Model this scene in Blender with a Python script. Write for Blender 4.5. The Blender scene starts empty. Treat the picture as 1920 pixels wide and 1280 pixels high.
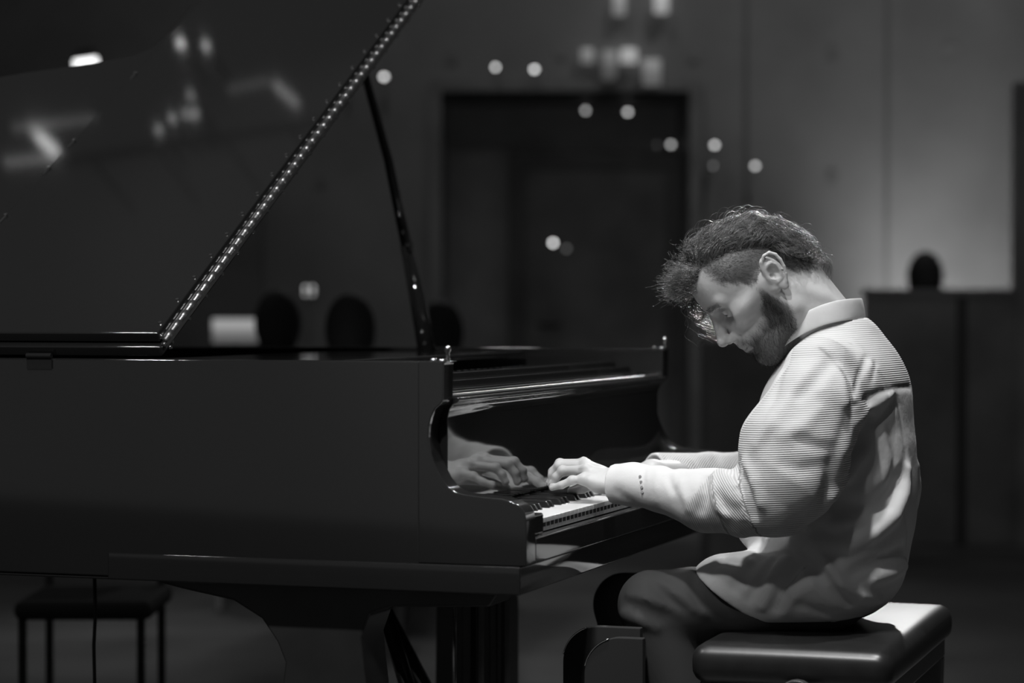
import bpy, bmesh, math, random
import numpy as np
from mathutils import Vector, Matrix

C = bpy.context.scene
COL = C.collection
random.seed(7)
RNG = np.random.default_rng(11)
V3 = np.array

# ------------------------------------------------------------------ camera
F_PX = 4533.0                       # 85 mm on a 36 mm wide sensor, in pixels of the 1920 frame
PHI, PITCH = math.radians(18.6), math.radians(0.76)
FW0 = V3([-math.sin(PHI), math.cos(PHI), 0.0])
RT = V3([math.cos(PHI), math.sin(PHI), 0.0])
FW = FW0 * math.cos(PITCH) - V3([0, 0, 1.0]) * math.sin(PITCH)
UP = np.cross(RT, FW)
CAM = V3([1.28371162, -3.95257821, 1.09075077])

def ray(px, py):
    return FW + RT * (px - 960) / F_PX + UP * (640 - py) / F_PX

def P(px, py, y):                   # point of the plane Y = y seen at a pixel
    d = ray(px, py)
    return CAM + d * ((y - CAM[1]) / d[1])

def D(px, py, depth):               # point at a distance along the view axis
    return CAM + ray(px, py) * depth

cam_data = bpy.data.cameras.new('camera')
cam = bpy.data.objects.new('camera', cam_data)
COL.objects.link(cam)
cam_data.sensor_width = 36.0
cam_data.lens = F_PX / 1920 * 36.0
m = Matrix((Vector(RT), Vector(UP), Vector(-FW))).transposed().to_4x4()
m.translation = Vector(CAM)
cam.matrix_world = m
cam_data.dof.use_dof = True
cam_data.dof.focus_distance = 4.42
cam_data.dof.aperture_fstop = 2.3
cam_data.clip_end = 100
C.camera = cam

C.view_settings.view_transform = 'Standard'
C.view_settings.look = 'None'
C.view_settings.gamma = 1
C.view_settings.exposure = 0.0
C.view_settings.use_curve_mapping = False
C.cycles.use_denoising = True
C.cycles.max_bounces = 6
C.cycles.sample_clamp_indirect = 4.0

# ------------------------------------------------------------------ world: dim spill of the hall plus added glows
W = bpy.data.worlds.new('hall')
C.world = W
W.use_nodes = True
_nt = W.node_tree
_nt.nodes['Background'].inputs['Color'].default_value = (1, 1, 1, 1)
_tc = _nt.nodes.new('ShaderNodeTexCoord')
def _glow(direction, lo, hi, amount):   # glow added in one direction to lift the black lacquer
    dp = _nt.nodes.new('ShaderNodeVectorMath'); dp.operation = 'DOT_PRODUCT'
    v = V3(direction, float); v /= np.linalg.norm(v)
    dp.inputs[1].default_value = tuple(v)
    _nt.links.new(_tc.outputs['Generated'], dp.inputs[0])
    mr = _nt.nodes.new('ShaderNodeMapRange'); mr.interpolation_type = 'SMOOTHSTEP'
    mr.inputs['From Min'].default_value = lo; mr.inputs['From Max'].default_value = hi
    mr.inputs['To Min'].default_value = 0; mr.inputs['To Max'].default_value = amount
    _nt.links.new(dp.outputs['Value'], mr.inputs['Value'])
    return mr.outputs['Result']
def _add(a, b):
    x = _nt.nodes.new('ShaderNodeMath'); x.operation = 'ADD'
    _nt.links.new(a, x.inputs[0])
    if isinstance(b, float): x.inputs[1].default_value = b
    else: _nt.links.new(b, x.inputs[1])
    return x.outputs[0]
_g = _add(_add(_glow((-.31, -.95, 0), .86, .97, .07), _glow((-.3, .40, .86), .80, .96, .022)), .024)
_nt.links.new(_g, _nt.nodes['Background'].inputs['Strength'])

# ------------------------------------------------------------------ stage lamps and added lights
def lamp(name, kind, loc, target, energy, size=0.1, angle=60, blend=0.4, sizey=None):
    d = bpy.data.lights.new(name, kind)
    d.energy = energy
    if kind == 'AREA':
        d.shape = 'RECTANGLE' if sizey else 'DISK'
        d.size = size
        if sizey: d.size_y = sizey
    else:
        d.shadow_soft_size = size
    if kind == 'SPOT':
        d.spot_size = math.radians(angle)
        d.spot_blend = blend
    o = bpy.data.objects.new(name, d)
    COL.objects.link(o)
    o.location = Vector(loc)
    o.rotation_euler = (Vector(target) - Vector(loc)).to_track_quat('-Z', 'Y').to_euler()
    return o

MAN = V3([0.35, 0.5, 0.95])
lamp('stage_spot', 'SPOT', MAN + V3([-.30, -2.35, 3.65]), MAN + V3([-.10, 0, .03]), 470, 0.10, 24, 0.45)
lamp('top_spot', 'SPOT', MAN + V3([.15, -.75, 4.2]), MAN + V3([-.05, -.05, 0]), 500, 0.08, 24, 0.45)
lamp('front_spot', 'SPOT', MAN + V3([-2.6, -1.6, 3.0]), MAN + V3([-.1, 0, 0]), 120, 0.10, 30, 0.5)
BACK = V3([CAM[0], CAM[1], 0]) + RT * 1.50 + FW0 * 8.7 + V3([0, 0, 2.85])
lamp('back_spot', 'SPOT', BACK, MAN + V3([.2, 0, -.1]), 360, 0.09, 22, 0.5)
lamp('strip_light', 'AREA', (-.2, -1.6, 5.2), (.1, .3, .6), 12, 3.0, sizey=.12)  # unseen area light, added for line highlights on rounded edges
lamp('hinge_fill', 'SPOT', (.2, -3.6, 4.6), (-.66, .5, 1.3), 420, 0.12, 30, 0.7)  # unseen spot added to brighten the brass lid hinge

# ------------------------------------------------------------------ helpers
def tag(o, label=None, cat=None, group=None, kind=None):
    if label: o['label'] = label
    if cat: o['category'] = cat
    if group: o['group'] = group
    if kind: o['kind'] = kind
    return o

def empty(name, loc=(0, 0, 0)):
    o = bpy.data.objects.new(name, None)
    COL.objects.link(o)
    o.location = Vector(loc)
    o.empty_display_size = 0.05
    return o

def mesh_obj(name, verts, faces, mat, parent=None, smooth=False):
    me = bpy.data.meshes.new(name)
    me.from_pydata([tuple(map(float, v)) for v in verts], [], [tuple(map(int, f)) for f in faces])
    me.update()
    me.materials.append(mat)
    o = bpy.data.objects.new(name, me)
    COL.objects.link(o)
    if smooth:
        me.polygons.foreach_set('use_smooth', [True] * len(me.polygons))
    attach(o, parent)
    return o

def attach(o, parent):
    if parent is not None:
        o.parent = parent
        # every mesh is modelled in world coordinates
        pm = parent
        t = Vector((0, 0, 0))
        while pm is not None:
            t += pm.location
            pm = pm.parent
        o.location = o.location - t

def fast_mesh(name, verts, quads, mat, parent=None, smooth=True):
    me = bpy.data.meshes.new(name)
    n, k = len(verts), quads.shape[1]
    me.vertices.add(n)
    me.vertices.foreach_set('co', np.asarray(verts, np.float32).ravel())
    me.loops.add(len(quads) * k)
    me.loops.foreach_set('vertex_index', np.asarray(quads, np.int32).ravel())
    me.polygons.add(len(quads))
    me.polygons.foreach_set('loop_start', np.arange(0, len(quads) * k, k, dtype=np.int32))
    me.polygons.foreach_set('loop_total', np.full(len(quads), k, np.int32))
    me.update(calc_edges=True)
    me.validate()
    me.polygons.foreach_set('use_smooth', np.full(len(me.polygons), smooth))
    me.materials.append(mat)
    o = bpy.data.objects.new(name, me)
    COL.objects.link(o)
    attach(o, parent)
    return o

class MB:
    """collects simple solids into one mesh"""
    def __init__(s):
        s.v, s.f = [], []
    def add(s, v, f):
        b = len(s.v)
        s.v += [tuple(map(float, p)) for p in v]
        s.f += [tuple(b + i for i in q) for q in f]
    def box(s, lo, hi, ax=None, o=None):
        c = [(x, y, z) for x in (lo[0], hi[0]) for y in (lo[1], hi[1]) for z in (lo[2], hi[2])]
        if ax is not None:
            c = [V3(o) + p[0] * ax[0] + p[1] * ax[1] + p[2] * ax[2] for p in c]
        s.add(c, [(0, 1, 3, 2), (4, 6, 7, 5), (0, 4, 5, 1), (2, 3, 7, 6), (0, 2, 6, 4), (1, 5, 7, 3)])
    def prism(s, pts, fa, fb):
        """pts: 2-D outline, fa / fb map a 2-D point to the two ends"""
        n = len(pts)
        s.add([fa(p) for p in pts] + [fb(p) for p in pts],
              [tuple(range(n))[::-1], tuple(range(n, 2 * n))] +
              [(i, (i + 1) % n, n + (i + 1) % n, n + i) for i in range(n)])
    def tube(s, pts, r, n=10, caps=True):
        pts = [V3(p, float) for p in pts]
        rr = r if hasattr(r, '__len__') else [r] * len(pts)
        rings = []
        t0 = pts[1] - pts[0]
        a = np.cross(t0, [0, 0, 1.0])
        if np.linalg.norm(a) < 1e-6: a = np.cross(t0, [1.0, 0, 0])
        a /= np.linalg.norm(a)
        for i, p in enumerate(pts):
            t = pts[min(i + 1, len(pts) - 1)] - pts[max(i - 1, 0)]
            t = t / (np.linalg.norm(t) + 1e-12)
            a = a - t * (a @ t)
            a /= np.linalg.norm(a) + 1e-12
            b = np.cross(t, a)
            rings.append([p + rr[i] * (a * math.cos(q) + b * math.sin(q)) for q in np.linspace(0, 2 * math.pi, n, endpoint=False)])
        vs = [q for g in rings for q in g]
        fs = [(i * n + j, i * n + (j + 1) % n, (i + 1) * n + (j + 1) % n, (i + 1) * n + j)
              for i in range(len(pts) - 1) for j in range(n)]
        if caps:
            fs += [tuple(range(n))[::-1], tuple(range((len(pts) - 1) * n, len(pts) * n))]
        s.add(vs, fs)
    def build(s, name, mat, parent=None, bevel=0, seg=2, smooth=None):
        o = mesh_obj(name, s.v, s.f, mat, parent, smooth=bool(bevel) if smooth is None else smooth)
        bm = bmesh.new(); bm.from_mesh(o.data)
        bmesh.ops.recalc_face_normals(bm, faces=bm.faces)
        bm.to_mesh(o.data); bm.free()
        if bevel:
            mod = o.modifiers.new('bevel', 'BEVEL')
            mod.width = bevel; mod.segments = seg; mod.limit_method = 'ANGLE'
            mod.angle_limit = math.radians(35)
            w = o.modifiers.new('normals', 'WEIGHTED_NORMAL')
        return o

def box(name, lo, hi, mat, parent=None, bevel=0.0, ax=None, o=None):
    b = MB(); b.box(lo, hi, ax, o)
    return b.build(name, mat, parent, bevel)

# ------------------------------------------------------------------ materials
def mat(name, col, rough=0.5, metal=0.0, ior=1.5, coat=0.0, spec=0.5, bump=None, noise=None, emit=None, sheen=0.0, sss=0.0):
    m = bpy.data.materials.new(name)
    m.use_nodes = True
    nt = m.node_tree
    b = nt.nodes['Principled BSDF']
    b.inputs['Base Color'].default_value = (col, col, col, 1)
    b.inputs['Roughness'].default_value = rough
    b.inputs['Metallic'].default_value = metal
    b.inputs['IOR'].default_value = ior
    b.inputs['Coat Weight'].default_value = coat
    b.inputs['Coat Roughness'].default_value = 0.03
    b.inputs['Specular IOR Level'].default_value = spec
    if sheen:
        b.inputs['Sheen Weight'].default_value = sheen
        b.inputs['Sheen Roughness'].default_value = 0.4
    if sss:
        b.inputs['Subsurface Weight'].default_value = sss
        b.inputs['Subsurface Radius'].default_value = (1, 1, 1)
        b.inputs['Subsurface Scale'].default_value = 0.004
    tc = nt.nodes.new('ShaderNodeTexCoord')
    if noise:                       # (scale, spread): albedo mottling
        n = nt.nodes.new('ShaderNodeTexNoise')
        n.inputs['Scale'].default_value = noise[0]
        n.inputs['Detail'].default_value = 6
        nt.links.new(tc.outputs['Object'], n.inputs['Vector'])
        r = nt.nodes.new('ShaderNodeMapRange')
        r.inputs['From Min'].default_value = 0.3; r.inputs['From Max'].default_value = 0.7
        r.inputs['To Min'].default_value = col * (1 - noise[1]); r.inputs['To Max'].default_value = col * (1 + noise[1])
        nt.links.new(n.outputs['Fac'], r.inputs['Value'])
        nt.links.new(r.outputs['Result'], b.inputs['Base Color'])
    if bump:                        # (scale, strength, distance)
        n = nt.nodes.new('ShaderNodeTexNoise')
        n.inputs['Scale'].default_value = bump[0]
        n.inputs['Detail'].default_value = 5
        nt.links.new(tc.outputs['Object'], n.inputs['Vector'])
        bu = nt.nodes.new('ShaderNodeBump')
        bu.inputs['Strength'].default_value = bump[1]
        bu.inputs['Distance'].default_value = bump[2]
        nt.links.new(n.outputs['Fac'], bu.inputs['Height'])
        nt.links.new(bu.outputs['Normal'], b.inputs['Normal'])
    if emit:
        b.inputs['Emission Color'].default_value = (1, 1, 1, 1)
        b.inputs['Emission Strength'].default_value = emit
    return m

M = dict(
    lacquer=mat('black_lacquer', 0.02, 0.05, ior=1.8, spec=0.5),
    lacquer_soft=mat('black_lacquer_underside', 0.05, 0.35, noise=(8, .2)),
    white_key=mat('ivory_key', 0.80, 0.25, bump=(90, .05, .0004)),
    key_front=mat('key_front', 0.62, 0.4),
    black_key=mat('ebony_key', 0.015, 0.22),
    brass=mat('brass', 0.62, 0.42, metal=1.0, bump=(300, .1, .0003)),
    steel=mat('polished_steel', 0.7, 0.18, metal=1.0),
    felt=mat('dark_felt', 0.03, 0.95, bump=(400, .4, .0006)),
    iron=mat('iron_plate', 0.12, 0.45, metal=0.6),
    wood=mat('maple_inner_rim', 0.10, 0.3, noise=(14, .3)),
    leather=mat('black_leather', 0.015, 0.36, ior=1.6, bump=(70, .10, .0008), noise=(30, .2)),
    concrete=mat('concrete', 0.25, 0.9, noise=(1.3, .22), bump=(9, .3, .01)),
    dark_wall=mat('dark_panel', 0.40, 0.7, noise=(3, .25)),
    door_black=mat('door_black', 0.24, 0.6, noise=(3, .25)),
    lobby=mat('lobby_wall', 0.75, 0.8, noise=(3, .2)),
    leaf=mat('door_leaf', 0.45, 0.6, noise=(3, .25)),
    door_trim=mat('door_trim', 0.29, 0.6, noise=(3, .25)),
    floor=mat('stage_floor', 0.18, 0.45, noise=(1.2, .35), bump=(30, .15, .002)),
    cloth_dark=mat('dark_cloth', 0.2, 0.9, bump=(200, .3, .001)),
    cloth_black=mat('black_cloth', 0.015, 0.9),
    black_metal=mat('black_metal', 0.03, 0.4, metal=0.3),
    lamp_glow=mat('lamp_glow', 0.8, 0.5, emit=5.0),
    panel_hi=mat('lit_panel_upper', 0.6, 0.5, emit=0.30),
    panel_lo=mat('lit_panel_lower', 0.4, 0.5, emit=0.12),
)
# ------------------------------------------------------------------ the hall: axes RT (across), FW0 (away), up
G0 = V3([CAM[0], CAM[1], 0.0])
HX = (RT, FW0, V3([0, 0, 1.0]))
def hp(px, depth):                  # metres across at a depth
    return (px - 960) / F_PX * depth
def hz(py, depth):
    return CAM[2] + ((640 - py) / F_PX - math.tan(PITCH)) * depth
def hall_box(name, x0, x1, d0, d1, z0, z1, mt, parent=None, bevel=0.0):
    b = MB(); b.box((x0, d0, z0), (x1, d1, z1), HX, G0)
    return b.build(name, mt, parent, bevel)
def hpt(x, d, z):
    return G0 + RT * x + FW0 * d + V3([0, 0, z])

WD = 13.0                           # distance of the concrete wall
o = hall_box('floor', -9, 9, -2.0, WD + 1.2, -0.06, 0.0, M['floor']); tag(o, kind='structure')
dx0, dx1, dz1 = hp(828, WD), hp(1292, WD), hz(172, WD)
b = MB()
b.box((-3.0 + 1.64, WD, 0), (dx0, WD + .25, 6.6), HX, G0)
b.box((dx1, WD, 0), (7, WD + .25, 6.6), HX, G0)
b.box((dx0, WD, dz1), (dx1, WD + .25, 6.6), HX, G0)
wall = b.build('wall_back', M['concrete']); tag(wall, kind='structure')
# dark panelled stretch of the wall beyond the lid
xs = hp(494, WD)
for v in wall.data.vertices: pass
o = hall_box('wall_left', -7, xs, WD - .12, WD + .2, 0, 6.6, mat('grey_panel', 0.16, .8, noise=(2, .2))); tag(o, kind='structure')
# doorway: a dark lobby with a door at its end
o = hall_box('wall_lobby', dx0 - .3, dx1 + .3, WD + .9, WD + 1.0, 0, dz1 + .3, M['lobby']); tag(o, kind='structure')
for i, x in enumerate((dx0 - .06, dx1)):
    o = hall_box('trim_%d' % (i + 1), x, x + .06, WD - .03, WD + .9, 0, dz1, M['door_black']); tag(o, kind='structure')
o = hall_box('trim_3', dx0 - .06, dx1 + .06, WD - .03, WD + .9, dz1, dz1 + .06, M['door_black']); tag(o, kind='structure')
door = empty('door_1', hpt(hp(1112, WD + .85), WD + .85, 0)); tag(door, kind='structure')
a0, a1, az = hp(985, WD + .85), hp(1245, WD + .85), hz(318, WD + .85)
b = MB()
b.box((a0 - .10, WD + .78, 0), (a0, WD + .9, az + .10), HX, G0)
b.box((a1, WD + .78, 0), (a1 + .10, WD + .9, az + .10), HX, G0)
b.box((a0, WD + .78, az), (a1, WD + .9, az + .10), HX, G0)
b.build('door_frame', M['door_trim'], door)
hall_box('door_leaf', a0, a1, WD + .82, WD + .88, 0, az, M['leaf'], door)
b = MB(); b.tube([hpt(a0 + .08, WD + .80, 1.0), hpt(a0 + .08, WD + .76, 1.0), hpt(a0 + .20, WD + .76, 1.0)], .01)
b.build('door_handle', M['black_metal'], door)
# panel joints and tie holes cast in the concrete
for i, px in enumerate((1662, 1398)):
    o = hall_box('trim_%d' % (4 + i), hp(px, WD) - .012, hp(px, WD) + .012, WD - .004, WD, 0, 6.6, mat('joint_%d' % i, .16, .9)); tag(o, kind='structure')
b = MB()
for px, py in ((1560, 98), (1780, 95), (1300, 105), (1052, 100), (845, 110), (600, 340), (1560, 330)):
    c = hpt(hp(px, WD), WD, hz(py, WD))
    b.prism([(math.cos(t) * .035, math.sin(t) * .035) for t in np.linspace(0, 6.283, 13)[:-1]],
            lambda p: c + RT * p[0] + V3([0, 0, p[1]]) + FW0 * .02, lambda p: c + RT * p[0] + V3([0, 0, p[1]]) - FW0 * .006)
o = b.build('trim_6', M['door_black']); tag(o, kind='structure')

# dark timber screen at the right, with a light bulb behind it washing the wall
PD = 11.2
sc = empty('partition_screen', hpt(hp(1770, PD), PD, 0))
tag(sc, 'low dark panelled screen standing in front of the concrete wall behind the pianist', 'screen')
ztop = hz(548, PD)
for i, (p0, p1) in enumerate(((1622, 1795), (1812, 1912))):
    hall_box('panel', hp(p0, PD), hp(p1, PD), PD, PD + .04, .0, ztop, M['dark_wall'], sc, .004)
hall_box('post', hp(1795, PD), hp(1812, PD), PD - .01, PD + .05, 0, ztop + .005, mat('grey_post', .12, .6), sc, .003)
hall_box('top_rail', hp(1618, PD), hp(1912, PD), PD - .02, PD + .06, ztop - .02, ztop + .015, M['dark_wall'], sc, .003)
hall_box('end_post', hp(1904, PD), hp(1990, PD), PD - .04, PD + .1, 0, hz(155, PD), M['dark_wall'], sc, .004)
hall_box('panel', hp(1912, PD), hp(2150, PD), PD, PD + .04, .0, ztop, M['dark_wall'], sc, .004)
o = tag(hall_box('equipment_rack', hp(1330, 10.2), hp(1625, 10.2), 10.2, 10.7, .0, hz(640, 10.2), M['door_black'], None, .01),
        'tall black equipment rack between the doorway and the dark screen', 'rack')
wl = lamp('wall_washer', 'SPOT', hpt(hp(1760, 12.2), 12.25, .70), hpt(hp(1775, WD), WD, 1.40), 42, .12, 100, 1.0)
lamp('wall_light_upper', 'SPOT', hpt(hp(1640, WD), 11.5, 5.7), hpt(hp(1600, WD), WD + .2, 1.8), 120, .3, 70, 1.0)
lamp('wall_light_left', 'SPOT', hpt(hp(760, WD), 11.5, 5.7), hpt(hp(740, WD), WD + .2, 1.8), 60, .3, 80, 1.0)
lamp('floor_light', 'SPOT', hpt(hp(190, 10), 10.5, 3.2), hpt(hp(190, 8), 8.0, 0), 40, .2, 26, .9)
lamp('floor_light_right', 'SPOT', hpt(hp(900, 10), 11.5, 3.2), hpt(hp(950, 8), 8.2, 0), 20, .2, 75, .9)

# ------------------------------------------------------------------ small lamps, lit fittings and glimmer stand-ins far behind
def stage_lamp(px, py, depth, r, strength, label, squash=1.0, cat='lamp', grp='small bright lamps on the far side of the hall'):
    back = WD + .80 if 838 < px < 1286 and py > 178 else (WD - .12 if px < 494 else WD)
    c = D(px, py, back - .10)
    t = empty('spot_lamp', c)
    tag(t, label, cat, grp)
    b = MB()
    n = 14
    prof = [(r * 1.15, 0.0), (r * 1.25, r * 1.0), (r * 1.1, r * 2.6), (r * .5, r * 3.0)]
    vs, fs = [], []
    for q, w in prof:
        vs += [c + RT * math.cos(a) * q * squash + V3([0, 0, 1]) * math.sin(a) * q + FW0 * (w + .002) for a in np.linspace(0, 2 * math.pi, n, endpoint=False)]
    for i in range(len(prof) - 1):
        fs += [(i * n + j, i * n + (j + 1) % n, (i + 1) * n + (j + 1) % n, (i + 1) * n + j) for j in range(n)]
    fs += [tuple(range(3 * n, 4 * n))]
    b.add(vs, fs); b.build('housing', M['black_metal'], t, smooth=True)
    b = MB()
    rings = [(r, 0.0), (r * .75, -.25 * r), (r * .4, -.36 * r), (.001, -.4 * r)]
    vs, fs = [], []
    for q, w in rings:
        vs += [c + RT * math.cos(a) * q * squash + V3([0, 0, 1]) * math.sin(a) * q + FW0 * w for a in np.linspace(0, 2 * math.pi, n, endpoint=False)]
    for i in range(3):
        fs += [(i * n + j, i * n + (j + 1) % n, (i + 1) * n + (j + 1) % n, (i + 1) * n + j) for j in range(n)]
    b.add(vs, fs); b.build('lens', mat('lamp_glow_%d' % px, .8, .5, emit=strength), t, smooth=True)
    b = MB(); b.tube([c + FW0 * r * 2, c + FW0 * .10], r * .4)
    b.build('bracket', M['black_metal'], t)
    return t

LD = 12.4
R0 = .011
for px, py, k, sq, lab in (
    (655, 141, 1.1, 1.0, 'small dim round lamp glimpsed right beside the raised piano lid hinge'),
    (720, 144, 3.2, 1.25, 'bright round lamp just clear of the piano lid, above the prop'),
    (929, 126, 2.9, 1.0, 'left bright lamp of the pair above the dark doorway'),
    (1002, 130, 3.2, 1.25, 'right oval bright lamp of the pair above the dark doorway'),
    (1098, 207, 1.7, 1.0, 'left lamp of the pair inside the top of the dark doorway'),
    (1177, 210, 2.3, 1.2, 'right oval lamp of the pair inside the top of the dark doorway'),
    (1258, 271, 2.0, 1.0, 'lamp at the right edge of the dark doorway'),
    (1340, 272, 2.4, 1.15, 'bright oval lamp on the concrete right of the doorway'),
    (1337, 311, .35, .8, 'faint lamp directly below the bright oval one on the concrete'),
    (1416, 311, 2.0, 1.15, 'lowest lamp of the falling row, above the pianist\'s hair'),
    (1037, 455, 5.0, 1.0, 'single very bright lamp in the middle of the dark doorway'),
    (1062, 466, .25, 1.2, 'dim ghostly lamp touching the very bright one in the doorway'),
    (1232, 272, .12, .8, 'barely glowing lamp beside the doorway edge')):
    stage_lamp(px, py, LD, R0, k * 1.0, lab, sq)
for i, (px, py, k, lab) in enumerate((
    (573, 540, .9, 'upper left diode of the four-lamp cluster above the lit panel'),
    (586, 540, .9, 'upper right diode of the four-lamp cluster above the lit panel'),
    (573, 550, .6, 'lower left diode of the four-lamp cluster above the lit panel'),
    (586, 550, .6, 'lower right diode of the four-lamp cluster above the lit panel'))):
    stage_lamp(px, py, LD, R0, k, lab, .8, 'lamp', 'cluster of four small lamps above the lit panel')

def glimmer_tube(px, y0, y1, k, w, lab):  # glowing tube added to imitate a reflected glimmer on the wall
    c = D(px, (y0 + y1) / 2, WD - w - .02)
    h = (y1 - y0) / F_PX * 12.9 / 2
    t = empty('glow_standin', c); tag(t, lab, 'lamp', 'dim vertical tubes standing in for reflected glimmers high on the concrete wall')
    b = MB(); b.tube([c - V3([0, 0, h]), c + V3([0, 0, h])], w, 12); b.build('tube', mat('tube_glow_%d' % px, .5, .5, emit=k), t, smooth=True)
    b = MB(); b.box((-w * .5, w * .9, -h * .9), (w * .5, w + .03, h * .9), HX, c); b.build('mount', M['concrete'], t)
glimmer_tube(1101, 92, 118, .13, .035, 'leftmost dim tube imitating a glimmer above the doorway, short')
glimmer_tube(1142, 95, 150, .055, .04, 'faintest long tube imitating a glimmer above the doorway')
glimmer_tube(1179, 92, 118, .30, .045, 'brightest of the short tubes imitating glimmers above the doorway')
glimmer_tube(1222, 112, 160, .10, .05, 'dim tube imitating a glimmer just above the doorway corner')
glimmer_tube(1161, -10, 28, .16, .035, 'left tube imitating a glimmer, cut by the top edge of the picture')
glimmer_tube(1240, -10, 24, .30, .04, 'bright right tube imitating a glimmer, cut by the top edge of the picture')

# lit panel seen under the lid
pn = empty('lit_panel', hpt(hp(440, 11.6), 11.6, hz(645, 11.6)))
tag(pn, 'small rectangular lit panel on a stand, seen under the raised lid', 'display')
hall_box('upper_screen', hp(398, 11.6), hp(482, 11.6), 11.6, 11.63, hz(620, 11.6), hz(597, 11.6), M['panel_hi'], pn)
hall_box('lower_screen', hp(398, 11.6), hp(482, 11.6), 11.6, 11.63, hz(641, 11.6), hz(620, 11.6), M['panel_lo'], pn)
hall_box('casing', hp(393, 11.6), hp(487, 11.6), 11.632, 11.67, hz(646, 11.6), hz(592, 11.6), M['black_metal'], pn, .004)
b = MB(); b.tube([hpt(hp(440, 11.6), 11.66, 0.02), hpt(hp(440, 11.6), 11.66, hz(644, 11.6))], .02); b.box((-.2, -.2, 0), (.2, .2, .02), HX, hpt(hp(440, 11.6), 11.66, 0))
b.build('stand', M['black_metal'], pn)

# blurred bright lamp tube behind the lid's curved edge, top left
g = empty('strip_light', D(160, 119, 12.3)); tag(g, 'bright strip light peeking over the curved far edge of the lid', 'lamp')
b = MB(); b.tube([D(140, 121, 12.3), D(182, 115, 12.3)], .022, 12); b.build('tube', mat('strip_glow', .8, .5, emit=2.2), g, smooth=True)
b = MB(); b.tube([D(144, 113, 12.36), D(178, 108, 12.36)], .05, 8); b.build('housing', M['black_metal'], g)
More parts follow.
